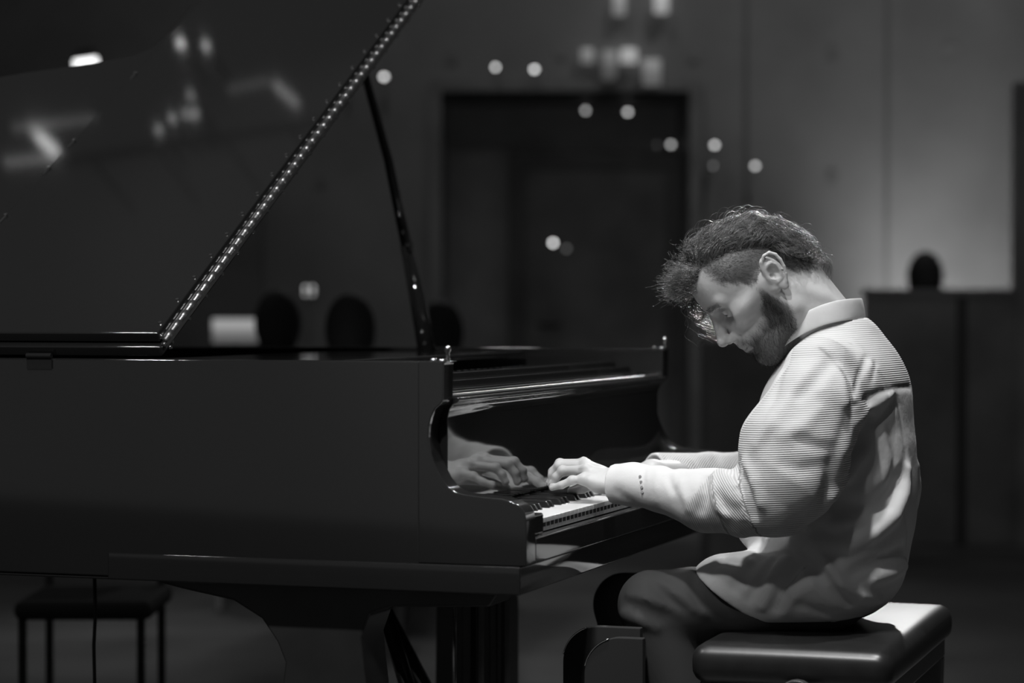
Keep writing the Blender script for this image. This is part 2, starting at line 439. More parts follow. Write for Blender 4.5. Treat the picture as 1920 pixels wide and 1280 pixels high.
# ------------------------------------------------------------------ implicit modelling: a smooth field meshed with surface nets
class Field:
    def __init__(s, lo, hi, h):
        s.lo, s.h = V3(lo, float), float(h)
        s.n = np.ceil((V3(hi, float) - s.lo) / h).astype(int) + 1
        s.ax = [s.lo[i] + np.arange(s.n[i]) * h for i in range(3)]
        s.d = np.full(s.n, 1.0, np.float32)
    def sub(s, lo, hi):
        i0 = np.clip(np.floor((V3(lo) - s.lo) / s.h).astype(int), 0, s.n)
        i1 = np.clip(np.ceil((V3(hi) - s.lo) / s.h).astype(int) + 1, 0, s.n)
        if np.any(i1 <= i0): return None
        sl = tuple(slice(a, b) for a, b in zip(i0, i1))
        X = [s.ax[i][sl[i]].astype(np.float32) for i in range(3)]
        return sl, X[0][:, None, None], X[1][None, :, None], X[2][None, None, :]
    def op(s, sl, e, k, mode):
        d = s.d[sl]
        if mode == 'add':
            if k <= 0: d[:] = np.minimum(d, e)
            else:
                h = np.maximum(k - np.abs(d - e), 0) / k
                d[:] = np.minimum(d, e) - h * h * k * 0.25
        elif mode == 'cut':
            e = -e
            if k <= 0: d[:] = np.maximum(d, e)
            else:
                h = np.maximum(k - np.abs(d - e), 0) / k
                d[:] = np.maximum(d, e) + h * h * k * 0.25
    def cone(s, a, b, ra, rb=None, k=0.01, mode='add'):
        a, b = V3(a, float), V3(b, float)
        rb = ra if rb is None else rb
        m = max(ra, rb) + k + 2 * s.h + .004
        g = s.sub(np.minimum(a, b) - m, np.maximum(a, b) + m)
        if g is None: return
        sl, X, Y, Z = g
        ba = b - a; L = ba @ ba + 1e-12
        t = np.clip(((X - a[0]) * ba[0] + (Y - a[1]) * ba[1] + (Z - a[2]) * ba[2]) / L, 0, 1)
        e = np.sqrt((X - a[0] - t * ba[0]) ** 2 + (Y - a[1] - t * ba[1]) ** 2 + (Z - a[2] - t * ba[2]) ** 2) - (ra + (rb - ra) * t)
        s.op(sl, e.astype(np.float32), k, mode)
    def chain(s, pts, rs, k=0.01, mode='add'):
        for i in range(len(pts) - 1):
            s.cone(pts[i], pts[i + 1], rs[i], rs[i + 1], k, mode)
    def ell(s, c, r, ax=None, k=0.01, mode='add'):
        c, r = V3(c, float), V3(r, float)
        ax = np.eye(3) if ax is None else V3(ax, float)
        ext = np.abs(ax.T) @ r + k + 2 * s.h + .004
        g = s.sub(c - ext, c + ext)
        if g is None: return
        sl, X, Y, Z = g
        x, y, z = X - c[0], Y - c[1], Z - c[2]
        p = [(x * ax[i][0] + y * ax[i][1] + z * ax[i][2]) / r[i] for i in range(3)]
        k0 = np.sqrt(p[0] ** 2 + p[1] ** 2 + p[2] ** 2)
        k1 = np.sqrt((p[0] / r[0]) ** 2 + (p[1] / r[1]) ** 2 + (p[2] / r[2]) ** 2) + 1e-9
        s.op(sl, (k0 * (k0 - 1) / k1).astype(np.float32), k, mode)
    def plane(s, c, n, k=0.005, lo=None, hi=None, mode='cut'):
        """cuts away the side the normal points to"""
        c, n = V3(c, float), V3(n, float); n = n / np.linalg.norm(n)
        g = s.sub(s.lo if lo is None else lo, (s.lo + s.n * s.h) if hi is None else hi)
        sl, X, Y, Z = g
        e = (X - c[0]) * n[0] + (Y - c[1]) * n[1] + (Z - c[2]) * n[2]
        s.op(sl, (-e).astype(np.float32), k, mode)
    def ridge(s, pts, amp, w, w2=None):
        """raises (amp > 0) or sinks (amp < 0) the surface along a path; amp may taper per point"""
        pts = [V3(p, float) for p in pts]
        am = amp if hasattr(amp, '__len__') else [amp * math.sin(math.pi * (i + .6) / (len(pts) + .2)) ** .6 for i in range(len(pts))]
        allp = V3(pts)
        g = s.sub(allp.min(0) - 2.6 * w, allp.max(0) + 2.6 * w)
        if g is None: return
        sl, X, Y, Z = g
        best = np.full(np.broadcast_shapes(X.shape, Y.shape, Z.shape), 9.0, np.float32)
        A = np.zeros_like(best)
        for i in range(len(pts) - 1):
            a, b = pts[i], pts[i + 1]
            ba = b - a; L = ba @ ba + 1e-12
            t = np.clip(((X - a[0]) * ba[0] + (Y - a[1]) * ba[1] + (Z - a[2]) * ba[2]) / L, 0, 1)
            e = (X - a[0] - t * ba[0]) ** 2 + (Y - a[1] - t * ba[1]) ** 2 + (Z - a[2] - t * ba[2]) ** 2
            mk = e < best
            best = np.where(mk, e, best)
            A = np.where(mk, am[i] + (am[i + 1] - am[i]) * t, A)
        s.d[sl] -= (A * np.exp(-best / (w * w))).astype(np.float32)
    def at(s, p):
        q = (V3(p) - s.lo) / s.h
        i = np.floor(q).astype(int)
        if np.any(i < 0) or np.any(i >= s.n - 1): return 1.0
        f = q - i
        c = s.d[i[0]:i[0] + 2, i[1]:i[1] + 2, i[2]:i[2] + 2]
        c = c[0] * (1 - f[0]) + c[1] * f[0]
        c = c[0] * (1 - f[1]) + c[1] * f[1]
        return float(c[0] * (1 - f[2]) + c[1] * f[2])
    def hit(s, px, py, t0=3.3, t1=6.0):
        """first point of the surface seen at a pixel"""
        d = ray(px, py)
        t, last = t0, None
        while t < t1:
            v = s.at(CAM + d * t)
            if v < 0:
                return CAM + d * (t - .002)
            t += max(min(v * .7, .03), .0015)
        return None
    def path(s, px):
        r = [s.hit(*p) for p in px]
        return [p for p in r if p is not None]
    def mesh(s):
        d = s.d
        neg = d < 0
        n = d.shape
        cs = np.zeros(tuple(k - 1 for k in n), np.uint8)
        for i in (0, 1):
            for j in (0, 1):
                for k in (0, 1):
                    cs += neg[i:n[0] - 1 + i, j:n[1] - 1 + j, k:n[2] - 1 + k]
        act = (cs > 0) & (cs < 8)
        idx = np.full(act.shape, -1, np.int64)
        cells = np.argwhere(act)
        idx[act] = np.arange(len(cells))
        acc = np.zeros((len(cells), 3)); cnt = np.zeros(len(cells))
        ci, cj, ck = cells.T
        cor = [(i, j, k) for i in (0, 1) for j in (0, 1) for k in (0, 1)]
        vals = {c: d[ci + c[0], cj + c[1], ck + c[2]].astype(float) for c in cor}
        for a in cor:
            for b in cor:
                if sum(abs(x - y) for x, y in zip(a, b)) == 1 and a < b:
                    va, vb = vals[a], vals[b]
                    mk = (va < 0) != (vb < 0)
                    t = np.where(mk, va / np.where(mk, va - vb, 1), 0)
                    p = V3(a, float)[None] + t[:, None] * (V3(b, float) - V3(a, float))[None]
                    acc += p * mk[:, None]; cnt += mk
        verts = s.lo + (cells + acc / cnt[:, None]) * s.h
        quads = []
        for ax in range(3):
            o1, o2 = [(1, 2), (2, 0), (0, 1)][ax]
            sa = [slice(None)] * 3; sb = [slice(None)] * 3
            sa[ax] = slice(0, -1); sb[ax] = slice(1, None)
            A, B = neg[tuple(sa)], neg[tuple(sb)]
            e = np.argwhere(A != B)
            e = e[(e[:, o1] > 0) & (e[:, o2] > 0) & (e[:, o1] < n[o1] - 1) & (e[:, o2] < n[o2] - 1)]
            flip = A[tuple(e.T)]
            def cell(da, db):
                q = e.copy(); q[:, o1] -= da; q[:, o2] -= db
                return idx[tuple(q.T)]
            q = np.stack([cell(0, 0), cell(1, 0), cell(1, 1), cell(0, 1)], 1)
            q[~flip] = q[~flip][:, ::-1]
            q = q[:, ::-1]
            quads.append(q)
        quads = np.concatenate(quads)
        quads = quads[(quads >= 0).all(1)]
        a, b, c_ = (verts[quads[:, i]] for i in (0, 1, 2))
        if (a * np.cross(b, c_)).sum() < 0: quads = quads[:, ::-1]
        return verts, quads

def relax(verts, quads, it=1, f=0.5):
    for _ in range(it):
        acc = np.zeros_like(verts); cnt = np.zeros(len(verts))
        for a, b in ((0, 1), (1, 2), (2, 3), (3, 0)):
            np.add.at(acc, quads[:, a], verts[quads[:, b]]); np.add.at(cnt, quads[:, a], 1)
            np.add.at(acc, quads[:, b], verts[quads[:, a]]); np.add.at(cnt, quads[:, b], 1)
        verts = verts * (1 - f) + f * acc / np.maximum(cnt, 1)[:, None]
    return verts
def merge(parts):
    vs, qs, b = [], [], 0
    for v, q in parts:
        vs.append(v); qs.append(q + b); b += len(v)
    return np.concatenate(vs), np.concatenate(qs)
def float_attr(o, name, vals):
    a = o.data.attributes.new(name, 'FLOAT', 'POINT')
    a.data.foreach_set('value', np.asarray(vals, np.float32))
# ------------------------------------------------------------------ the grand piano (X towards the player, Y away from the camera)
piano = empty('grand_piano', (-0.6, 0.6, 0))
tag(piano, 'black lacquered concert grand piano with its lid raised and front flap folded back', 'piano')
YN, YF = -0.125, 1.347              # outer faces of the case
ZT = 1.003
LAC = M['lacquer']
# arm profile in X-Z, seen from the bass side
arm = [(-.1182, 1.0034), (-.1255, .998), (-.1275, .936), (-.134, .929), (-.1423, .922), (-.1490, .908), (-.1525, .893), (-.1538, .8787), (-.1525, .864),
       (-.149, .8490), (-.1440, .834), (-.1375, .819), (-.129, .804), (-.118, .791), (-.1035, .7825), (-.085, .7785), (-.055, .776), (-.022, .7735), (-.004, .7690), (.010, .7615), (.0185, .7510),
       (.021, .738), (.021, .663), (.0105, .661)]
arm[0:2] = [(-.1185, 1.0034), (-.1262, .999)]
def case_outline():
    """outer line of the case from above, from the bass front round the tail to the treble front"""
    pts = [(-.17, YN), (-2.35, YN)]
    for t in np.linspace(0, math.pi / 2, 7)[1:]:
        pts.append((-2.35 - .38 * math.sin(t), YN + .30 - .30 * math.cos(t)))
    pts += [(-2.72, .32), (-2.66, .48), (-2.5, .60), (-2.25, .70), (-1.95, .83), (-1.65, 1.0), (-1.4, 1.15), (-1.15, 1.26), (-.9, 1.325), (-.7, YF), (-.17, YF)]
    return pts
oc = case_outline()
def inset(pts, w):
    r = []
    for i, p in enumerate(pts):
        a, b_ = pts[max(i - 1, 0)], pts[min(i + 1, len(pts) - 1)]
        t = V3([b_[0] - a[0], b_[1] - a[1]]); t /= np.linalg.norm(t)
        r.append((p[0] + t[1] * w, p[1] - t[0] * w) if False else (p[0] - t[1] * -w, p[1] + t[0] * -w))
    return r
ic = inset(oc, .045)
ring = oc + ic[::-1]
n = len(ring)
b = MB()
nb = len(oc)
vs = [(x, y, .618) for x, y in oc] + [(x, y, ZT) for x, y in oc] + [(x, y, .618) for x, y in ic] + [(x, y, ZT) for x, y in ic]
fs = []
for i in range(nb - 1):
    fs += [(i, i + 1, nb + i + 1, nb + i), (2 * nb + i, 3 * nb + i, 3 * nb + i + 1, 2 * nb + i + 1),
           (nb + i, nb + i + 1, 3 * nb + i + 1, 3 * nb + i), (i, 2 * nb + i, 2 * nb + i + 1, i + 1)]
for i in (0, nb - 1): fs.append((i, nb + i, 3 * nb + i, 2 * nb + i))
b.add(vs, fs)
case = b.build('case', LAC, piano, .003)
for y0, y1 in ((YN, YN + .05), (YF - .05, YF)):
    b = MB()
    pr_ = arm + [(-.172, .661), (-.172, 1.0034)]
    b.prism(pr_, lambda p: V3([p[0], y0, p[1]]), lambda p: V3([p[0], y1, p[1]]))
    b.build('arm', LAC, piano, .0035, 3)
    # little metal stud and rubber bumper on the front corner of the rim
# moulding line under the case and the key bed
box('bottom_rail', (-2.0, YN + .004, .612), (-.172, YN + .06, .6178), LAC, piano, .002)
box('key_bed', (-.76, YN - .002, .6125), (.0105, YF + .002, .6605), LAC, piano, .003)
box('key_slip', (.000, YN + .05, .6615), (.021, YF - .05, .7055), LAC, piano, .003)
# key blocks
for y0, y1 in ((YN + .0505, -.002), (1.224, YF - .0505)):
    box('key_block', (-.135, y0, .7060), (.012, y1, .742), LAC, piano, .004)
# keys
NOTE = 'ABCDEFG'
sharp_after = set('ACDFG')
wk = []
WW = 1.222 / 52
white_me = None
first_w = None
for i in range(52):
    nm = NOTE[i % 7]
    b = MB()
    lo, hi = i * WW + .0005, (i + 1) * WW - .0005
    b.box((-.052, lo, .7215), (.0015, hi, .7300))
    l2 = lo + (.0065 if NOTE[(i - 1) % 7] in sharp_after and i > 0 else 0)
    h2 = hi - (.0065 if nm in sharp_after and i < 51 else 0)
    b.box((-.150, l2, .7215), (-.0518, h2, .7300))
    k = b.build('white_key', M['white_key'], piano, .0006, 2)
    b = MB(); b.box((-.0007, lo + .0004, .7070), (-.0002, hi - .0004, .7214)); 
    b.build('key_front', M['key_front'], k)
    b = MB(); b.box((-.0002, lo + .0042, .7140), (.0004, hi - .0022, .7213))
    b.build('front_patch', M['felt'], k)  # dark patch laid on the upper part of the key front
    wk.append(k)
for i in range(51):
    if NOTE[i % 7] in sharp_after:
        y = (i + 1) * WW
        b = MB()
        b.prism([(-.150, .7305), (-.0525, .7305), (-.0585, .7405), (-.0605, .7418), (-.150, .7425)],
                lambda p: V3([p[0], y - (.0048 if p[1] < .735 else .0041), p[1]]), lambda p: V3([p[0], y + (.0048 if p[1] < .735 else .0041), p[1]]))
        b.build('black_key', M['black_key'], piano, .0008, 3)
# fallboard, opened upright behind the keys: a flat mirror with a rolled top edge
fb = [(-.1505, .7430), (-.1405, .7450), (-.1375, .752), (-.1375, .905), (-.1335, .921), (-.1275, .9285), (-.1195, .9315), (-.1160, .936), (-.1190, .9405), (-.1330, .9410),
      (-.1500, .9380), (-.1560, .93), (-.1560, .7430)]
b = MB(); b.prism(fb, lambda p: V3([p[0], YN + .0505, p[1]]), lambda p: V3([p[0], YF - .0505, p[1]]))
b.build('fallboard', LAC, piano, .0015, 2)
b = MB(); b.tube([(-.1345, YN + .06, .9435), (-.1345, YF - .06, .9435)], .003, 8)
h = b.build('fallboard_hinge', M['brass'], piano)
box('key_felt', (-.150, .0, .7302), (-.1445, 1.222, .7420), M['felt'], piano)
# steps behind the fallboard: name board rail, pin block cover and desk runners
def rail(name, x0, x1, z0, z1, mt, y0=YN + .0505, y1=YF - .0505, bev=.0015):
    return box(name, (x0, y0, z0), (x1, y1, z1), mt, piano, bev)
rail('name_board_rail', -.200, -.160, .90, .952, LAC)
rail('desk_runner', -.235, -.203, .90, .963, LAC)
rail('desk_runner', -.272, -.238, .90, .974, LAC)
rail('pin_block', -.52, -.275, .90, .940, M['iron'])
# tuning pins, one stub per course of strings
b = MB()
for i in range(88):
    for j in range(3):
        x, y = -.30 - .05 * j - .006 * (i % 3), .02 + i * .0136
        b.box((x - .003, y - .003, .9402), (x + .003, y + .003, .965))
o = b.build('tuning_pins', M['steel'], piano); o['kind'] = 'stuff'
# iron plate and strings inside the case
b = MB(); b.prism(inset(oc, .05)[1:-1] + [(-.54, YF - .06), (-.54, YN + .06)], lambda p: V3([p[0], p[1], .895]), lambda p: V3([p[0], p[1], .905]))
b.build('iron_plate', M['iron'], piano)
b = MB()
for i in range(70):
    y = .02 + i * .017
    x1 = -.8 - 1.75 * (1 - i / 69) ** 1.1
    b.box((x1, y - .0008, .930), (-.5, y + .0008, .9316))
o = b.build('strings', M['steel'], piano); o['kind'] = 'stuff'
# music desk folded flat on its runners
desk = box('music_desk', (-.84, -.06, .984), (-.447, 1.28, .9965), M['lacquer'], piano, .003)
# ---------------- lid
TH = math.radians(31)
LY, LZ = V3([0, math.cos(TH), math.sin(TH)]), V3([0, -math.sin(TH), math.cos(TH)])
L0 = V3([0, YN, 1.016])
def LP(x, s, w): return L0 + V3([x, 0, 0]) + LY * s + LZ * w
def lid_pt(px, py):
    d = ray(px, py); t = ((LP(0, 0, .014) - CAM) @ LZ) / (d @ LZ); p = CAM + d * t
    return p[0], (p - LP(0, 0, .014)) @ LY
lid_out = [(-.655, 0), (-2.36, 0), (-2.66, .10), (-2.74, .38), (-2.66, .60), (-2.45, .74), (-2.15, .88), (-1.85, 1.02), (-1.66, 1.11), (-1.5, 1.165), (-1.34, 1.205), (-1.26, 1.235), (-1.225, 1.28), (-1.22, 1.38), (-1.225, 1.50), (-1.20, 1.56), (-1.0, 1.57), (-.655, 1.57)]
b = MB(); b.prism(lid_out, lambda p: LP(p[0], p[1], -.010), lambda p: LP(p[0], p[1], .010))
b.build('lid', LAC, piano, .003)
FL = [(-.658, .012), (-1.185, .012), (-1.185, 1.55), (-.658, 1.55)]
b = MB(); b.prism(FL, lambda p: LP(p[0], p[1], .0125), lambda p: LP(p[0], p[1], .0315))
b.build('lid_flap', LAC, piano, .003)
# full-length hinge between the lid and its folded front flap
hg = MB()
hx = -.6525
hg.tube([LP(hx, .02, .0115), LP(hx, 1.55, .0115)], .0048, 12)
hinge = hg.build('flap_hinge', M['brass'], piano, smooth=True)
pl = MB(); pl.box((-.6548, .02, -.0045), (-.6535, 1.55, .0085), (V3([1., 0, 0]), LY, LZ), LP(0, 0, 0)); pl.box((-.6578, .02, .0135), (-.6565, 1.55, .0175), (V3([1., 0, 0]), LY, LZ), LP(0, 0, 0))
pl.build('hinge_leaf', M['brass'], hinge)
s = .03
k = 0
while s < 1.54:
    b = MB(); b.tube([LP(hx, s, .0115), LP(hx, s + .019, .0115)], .0058, 14)
    b.build('hinge_knuckle', M['brass'], hinge, smooth=True)
    s += .034
    k += 1
for j in range(19):
    s = .045 + j * .08
    for w, dx in ((-.007, .004),):
        b = MB()
        c = LP(-.655, s, w)
        b.tube([c, c + V3([.0028, 0, 0])], [.0042, .0030], 10)
        b.build('screw', M['steel'], hinge)
    b = MB(); b.tube([LP(-.668, s, .0312), LP(-.668, s, .0345)], [.0045, .0030], 10)
    b.build('screw', M['steel'], hinge)
# lid hinges along the spine of the case
for x in (-.92, -1.05, -1.75, -2.3):
    b = MB(); b.tube([V3([x, YN - .003, 1.008]), V3([x + .05, YN - .003, 1.008])], .005, 10)
    b.box((x, YN - .003, .985), (x + .05, YN, 1.004))
    b.build('spine_hinge', M['steel'] if False else M['black_metal'], piano)
# brass end cap of the flap hinge at the front bass corner
b = MB()
for s_, w_ in ((.006, .012), (.022, -.004), (.004, .030)):
    c = LP(-.650, s_, w_); b.tube([c, c + V3([.006, 0, 0])], [.005, .003], 8)
b.build('hinge_stud', M['steel'], piano, smooth=True)
# bumpers and catches along the open flap edge
for s_ in (.42, .62, .74, 1.06):
    b = MB(); c0, c1 = LP(-1.18, s_, .032), LP(-1.18, s_ + .03, .032)
    b.tube([c0, c1], [.003, .003], 8); b.tube([c1, c1 + LZ * .004], .004, 8)
    b.build('flap_catch', M['steel'], piano)
b = MB(); b.tube([LP(-1.186, .0, .022), LP(-1.186, 1.42, .022)], .0016, 6); b.build('flap_edge_strip', M['steel'], piano)
# metal catch on the front corner of each rim
for y in (YN + .025, YF - .025):
    b = MB()
    b.tube([(-.128, y, 1.003), (-.128, y, 1.009), (-.128, y, 1.017), (-.128, y, 1.021), (-.128, y, 1.026), (-.128, y, 1.030)], [.006, .004, .0035, .006, .0055, .002], 12)
    b.tube([(-.150, y - .01, 1.003), (-.150, y - .01, 1.008)], [.007, .005], 12)
    b.tube([(-.141, y - .015, 1.0035), (-.125, y - .015, 1.0035)], [.004, .004], 10)
    b.build('lid_lock_stud', M['steel'], piano, smooth=True)
# lid prop
prop = MB()
prop.tube([P(802, 668, 1.285), P(783, 560, 1.29), P(762, 462, 1.30)], [.021, .019, .014], 12)
prop.tube([P(762, 462, 1.30), P(728, 300, 1.31), P(687, 150, 1.32), P(670, 95, 1.325)], [.0125, .011, .010, .010], 12)
prop.build('lid_prop', LAC, piano, smooth=True)
b = MB(); b.tube([P(764, 462, 1.285), P(771, 462, 1.285)], .012, 10); b.build('prop_hinge', M['steel'], piano)
# ---------------- legs, lyre
def leg(cx, cy, yw=.11):
    pr2 = [(cx - .125, .05), (cx - .11, .10), (cx - .105, .43), (cx - .10, .47), (cx - .115, .505), (cx - .145, .545), (cx - .20, .575), (cx - .30, .592), (cx - .35, .602), (cx - .35, .6115),
           (cx + .30, .6115), (cx + .28, .582), (cx + .10, .575), (cx + .06, .56), (cx + .045, .52), (cx + .05, .47), (cx + .055, .43), (cx + .055, .10), (cx + .07, .05)]
    b = MB(); b.prism(pr2, lambda p: V3([p[0], cy - yw / 2, p[1]]), lambda p: V3([p[0], cy + yw / 2, p[1]]))
    l = b.build('leg', M['lacquer_soft'], piano, .006)
    b = MB()
    b.tube([(cx - .03, cy - .02, .033), (cx - .03, cy + .02, .033)], .032, 20)
    b.box((cx - .05, cy - .03, .05), (cx - .01, cy + .03, .075))
    b.build('caster', M['brass'], l)
leg(-.35, -.0)
leg(-.50, 1.18)
# tail leg
b = MB(); b.prism([(-2.33, .06), (-2.30, .5), (-2.42, .6115), (-2.02, .6115), (-2.14, .5), (-2.12, .06)], lambda p: V3([p[0], .22, p[1]]), lambda p: V3([p[0], .33, p[1]]))
l = b.build('leg', M['lacquer_soft'], piano, .006)
b = MB(); b.tube([(-2.22, .25, .033), (-2.22, .30, .033)], .032, 20); b.box((-2.24, .25, .05), (-2.2, .30, .075)); b.build('caster', M['brass'], l)
b = MB(); b.prism([(-.32, .12), (-.32, .6115), (-.285, .6115), (-.285, .12)], lambda p: V3([p[0], .50, p[1]]), lambda p: V3([p[0], .54, p[1]]))
b.prism([(-.32, .12), (-.32, .6115), (-.285, .6115), (-.285, .12)], lambda p: V3([p[0], .66, p[1]]), lambda p: V3([p[0], .70, p[1]]))
b.box((-.36, .42, .05), (-.24, .78, .13)); b.box((-.38, .46, .575), (-.22, .74, .6115))
lyre = b.build('pedal_lyre', LAC, piano, .004)
for y in (.53, .60, .67):
    b = MB(); b.prism([(-.24, .085), (-.17, .075), (-.12, .07), (-.12, .078), (-.17, .085), (-.24, .095)], lambda p: V3([p[0], y - .015, p[1]]), lambda p: V3([p[0], y + .015, p[1]]))
    b.build('pedal', M['brass'], lyre, .002)
    b = MB(); b.tube([(-.345, y, .13), (-.345, y, .60)], .004, 8); b.build('pedal_rod', M['steel'], lyre, smooth=True)
for y in (.50, .70):
    b = MB(); b.tube([P(722, 1146, y), V3([-.36, y, .12])], .016, 10); b.build('lyre_brace', LAC, lyre, smooth=True)
# beams under the case
for x in (-1.0, -1.5, -2.0):
    box('beam', (x, YN + .05, .64), (x + .09, .9, .70), M['lacquer_soft'], piano, .003)
box('sound_board', (-2.3, YN + .05, .72), (-.45, .62, .73), M['wood'], piano)
# ------------------------------------------------------------------ house lamps and glowing truss stand-ins overhead; the lacquered lid mirrors them
def above(px, py, z=5.6):
    d = ray(px, py)
    t = ((LP(0, 0, .0315) - CAM) @ LZ) / (d @ LZ)
    p = CAM + d * t
    r = d - 2 * (d @ LZ) * LZ
    return p + r * ((z - p[2]) / r[2])
_th = empty('lighting_truss', above(300, 215) + V3([0, 0, .35]))
tag(_th, 'overhead lighting truss above the stage, seen only as a reflection in the lid', 'truss')
tA, tB = above(40, 225) + V3([0, 0, .30]), above(560, 150) + V3([0, 0, .30])
b = MB(); b.tube([tA + V3([0, 0, .05]), tB + V3([0, 0, .05])], .02, 8); b.build('chord', M['black_metal'], _th, smooth=True)
for i in range(4):
    q0 = tA + (tB - tA) * ((i + .5) / 4)
    b = MB(); b.tube([q0 + V3([0, 0, .05]), q0 + V3([0, 0, .55])], .008, 6); b.build('drop_rod', M['black_metal'], _th, smooth=True)
def over_lamp(px, py, r, k, lab):
    c = above(px, py)
    t = empty('house_lamp', c); tag(t, lab, 'lamp', 'house lamps overhead, mirrored in the lid')
    b = MB(); b.tube([c, c + V3([0, 0, .004])], r, 16); b.build('lens', mat('house_glow_%d' % px, .8, .5, emit=k), t)
    b = MB(); b.tube([c + V3([0, 0, .006]), c + V3([0, 0, .12])], [r * 1.25, r * .9], 16); b.build('housing', M['black_metal'], t, smooth=True)
    b = MB(); b.tube([c + V3([0, 0, .12]), c + V3([0, 0, .32])], .008, 8); b.build('hanger', M['black_metal'], t)
for px, py, r, k, lab in (
    (335, 77, .014, 9, 'house lamp mirrored as the left of two discs near the top of the lid'),
    (384, 82, .014, 5, 'house lamp mirrored as the right, dimmer disc near the top of the lid'),
    (296, 242, .014, 3.0, 'house lamp mirrored lowest in the curved row on the lid'),
    (322, 220, .014, 3.0, 'house lamp mirrored second from the bottom in the curved row on the lid'),
    (347, 213, .014, 2.4, 'house lamp mirrored at the bend of the curved row on the lid'),
    (364, 212, .016, 2.8, 'house lamp mirrored at the right end of the curved row on the lid'),
    (356, 176, .014, 2.2, 'house lamp mirrored above the curved row on the lid')):
    over_lamp(px, py, r, k, lab)
def over_tube(p0, p1, r, k, lab):  # glowing tube added in place of a lit truss bar
    a, b_ = above(*p0), above(*p1)
    t = empty('glow_standin', (a + b_) / 2); tag(t, lab, 'lamp', 'glowing tubes added overhead as truss bars, mirrored in the lid')
    b = MB(); b.tube([a, b_], r, 10); b.build('tube', mat('truss_glow_%d' % p0[0], .6, .5, emit=k), t, smooth=True)
    b = MB(); b.tube([a + V3([0, 0, r * 2.2]), b_ + V3([0, 0, r * 2.2])], r, 6); b.build('housing', M['black_metal'], t, smooth=True)
over_tube((70, 242), (102, 272), .022, 3.0, 'bright slanting glowing truss bar mirrored at the left of the lid')
over_tube((54, 226), (66, 238), .018, .9, 'short dim continuation of the slanting glowing truss bar mirrored in the lid')
over_tube((5, 291), (100, 281), .014, .8, 'dim level glowing truss bar mirrored low at the left of the lid')
over_tube((20, 226), (175, 208), .012, .5, 'faint level glowing truss bar mirrored above the slanting one')
over_tube((517, 158), (560, 197), .016, .9, 'slanting glowing truss bar mirrored at the middle of the lid')
over_tube((428, 168), (505, 152), .012, .35, 'faint glowing truss bar mirrored at the middle of the lid, meeting the slanting one')
# ------------------------------------------------------------------ piano bench
bench = empty('piano_bench', (.40, .57, 0))
tag(bench, 'black leather upholstered piano bench the pianist sits on', 'bench')
fb_ = Field((.16, .13, .40), (.66, 1.01, .58), .006)
cx, cy, hx_, hy_ = .397, .568, .182, .372
g = fb_.sub(fb_.lo, fb_.lo + fb_.n * fb_.h)
sl, X, Y, Z = g
dome = .006 * np.maximum(1 - ((X - cx) / .2) ** 2, 0) * np.maximum(1 - ((Y - cy) / .4) ** 2, 0)
dent = .006 * np.exp(-(((X - .40) / .13) ** 2 + ((Y - .56) / .17) ** 2))
qx, qy, qz = np.abs(X - cx) - (hx_ - .030), np.abs(Y - cy) - (hy_ - .030), np.abs(Z - .462 - dome + dent) - (.034 - .026)
e = np.sqrt(np.maximum(qx, 0) ** 2 + np.maximum(qy, 0) ** 2 + np.maximum(qz, 0) ** 2) + np.minimum(np.maximum(np.maximum(qx, qy), qz), 0) - .028
fb_.d[sl] = e
v, q = fb_.mesh()
seat = fast_mesh('seat_cushion', relax(v, q, 2), q, M['leather'], bench)
b = MB()
for i, ex in enumerate((-1, 1)):
    for ey in (-1, 1):
        pass
fr = box('seat_frame', (cx - .165, cy - .35, .395), (cx + .165, cy + .35, .432), M['lacquer_soft'], bench, .004)
for ex in (-1, 1):
    for ey in (-1, 1):
        x, y = cx + ex * .135, cy + ey * .32
        b = MB(); b.prism([(-1, -1), (1, -1), (1, 1), (-1, 1)], lambda p: V3([x + p[0] * .019, y + p[1] * .019, 0]), lambda p: V3([x + p[0] * .03, y + p[1] * .026, .396]))
        b.build('leg', M['lacquer_soft'], bench, .003)
for ey in (-1, 1):
    b = MB(); y = cy + ey * .362
    b.tube([(cx + .02, y, .415), (cx + .02, y + ey * .02, .415), (cx + .02, y + ey * .024, .415), (cx + .02, y + ey * .045, .415)], [.012, .012, .034, .034], 20)
    b.build('height_knob', M['lacquer_soft'], bench, .002)


# ------------------------------------------------------------------ low black stool under the knees
stool = empty('low_stool', P(1150, 1300, .28) * V3([1, 1, 0]))
tag(stool, 'low black stool with rounded trimmed end panels standing under the pianist\'s knees', 'stool')
for (px0, py0), y, x1 in (((1060, 1215), .285, P(1200, 1250, .285)[0]), ((1100, 1237), .20, P(1205, 1250, .20)[0])):
    a = P(px0, py0, y)
    r_ = .068
    cx_, cz_ = a[0] + r_ * .93, a[2] - r_ * .37
    arc_ = [(cx_ - r_ * math.cos(t), cz_ + r_ * math.sin(t)) for t in np.linspace(0, math.pi / 2, 16)]
    out = [(cx_ - r_, 0.0)] + arc_ + [(x1, cz_ + r_), (x1, 0.0)]
    b = MB(); b.prism(out, lambda p: V3([p[0], y, p[1]]), lambda p: V3([p[0], y + .02, p[1]]))
    pnl = b.build('end_panel', M['cloth_black'], stool, .002)
    b = MB(); b.tube([V3([p[0] - .0004, y - .0005, p[1] + .0004]) for p in arc_[2:13]], .0013, 8)
    b.build('edge_trim', M['steel'], pnl, smooth=True)
x0_ = P(1100, 1237, .20)[0] + .02
box('seat', (x0_, .221, .40), (P(1200, 1250, .25)[0], .286, .46), M['cloth_black'], stool, .01)
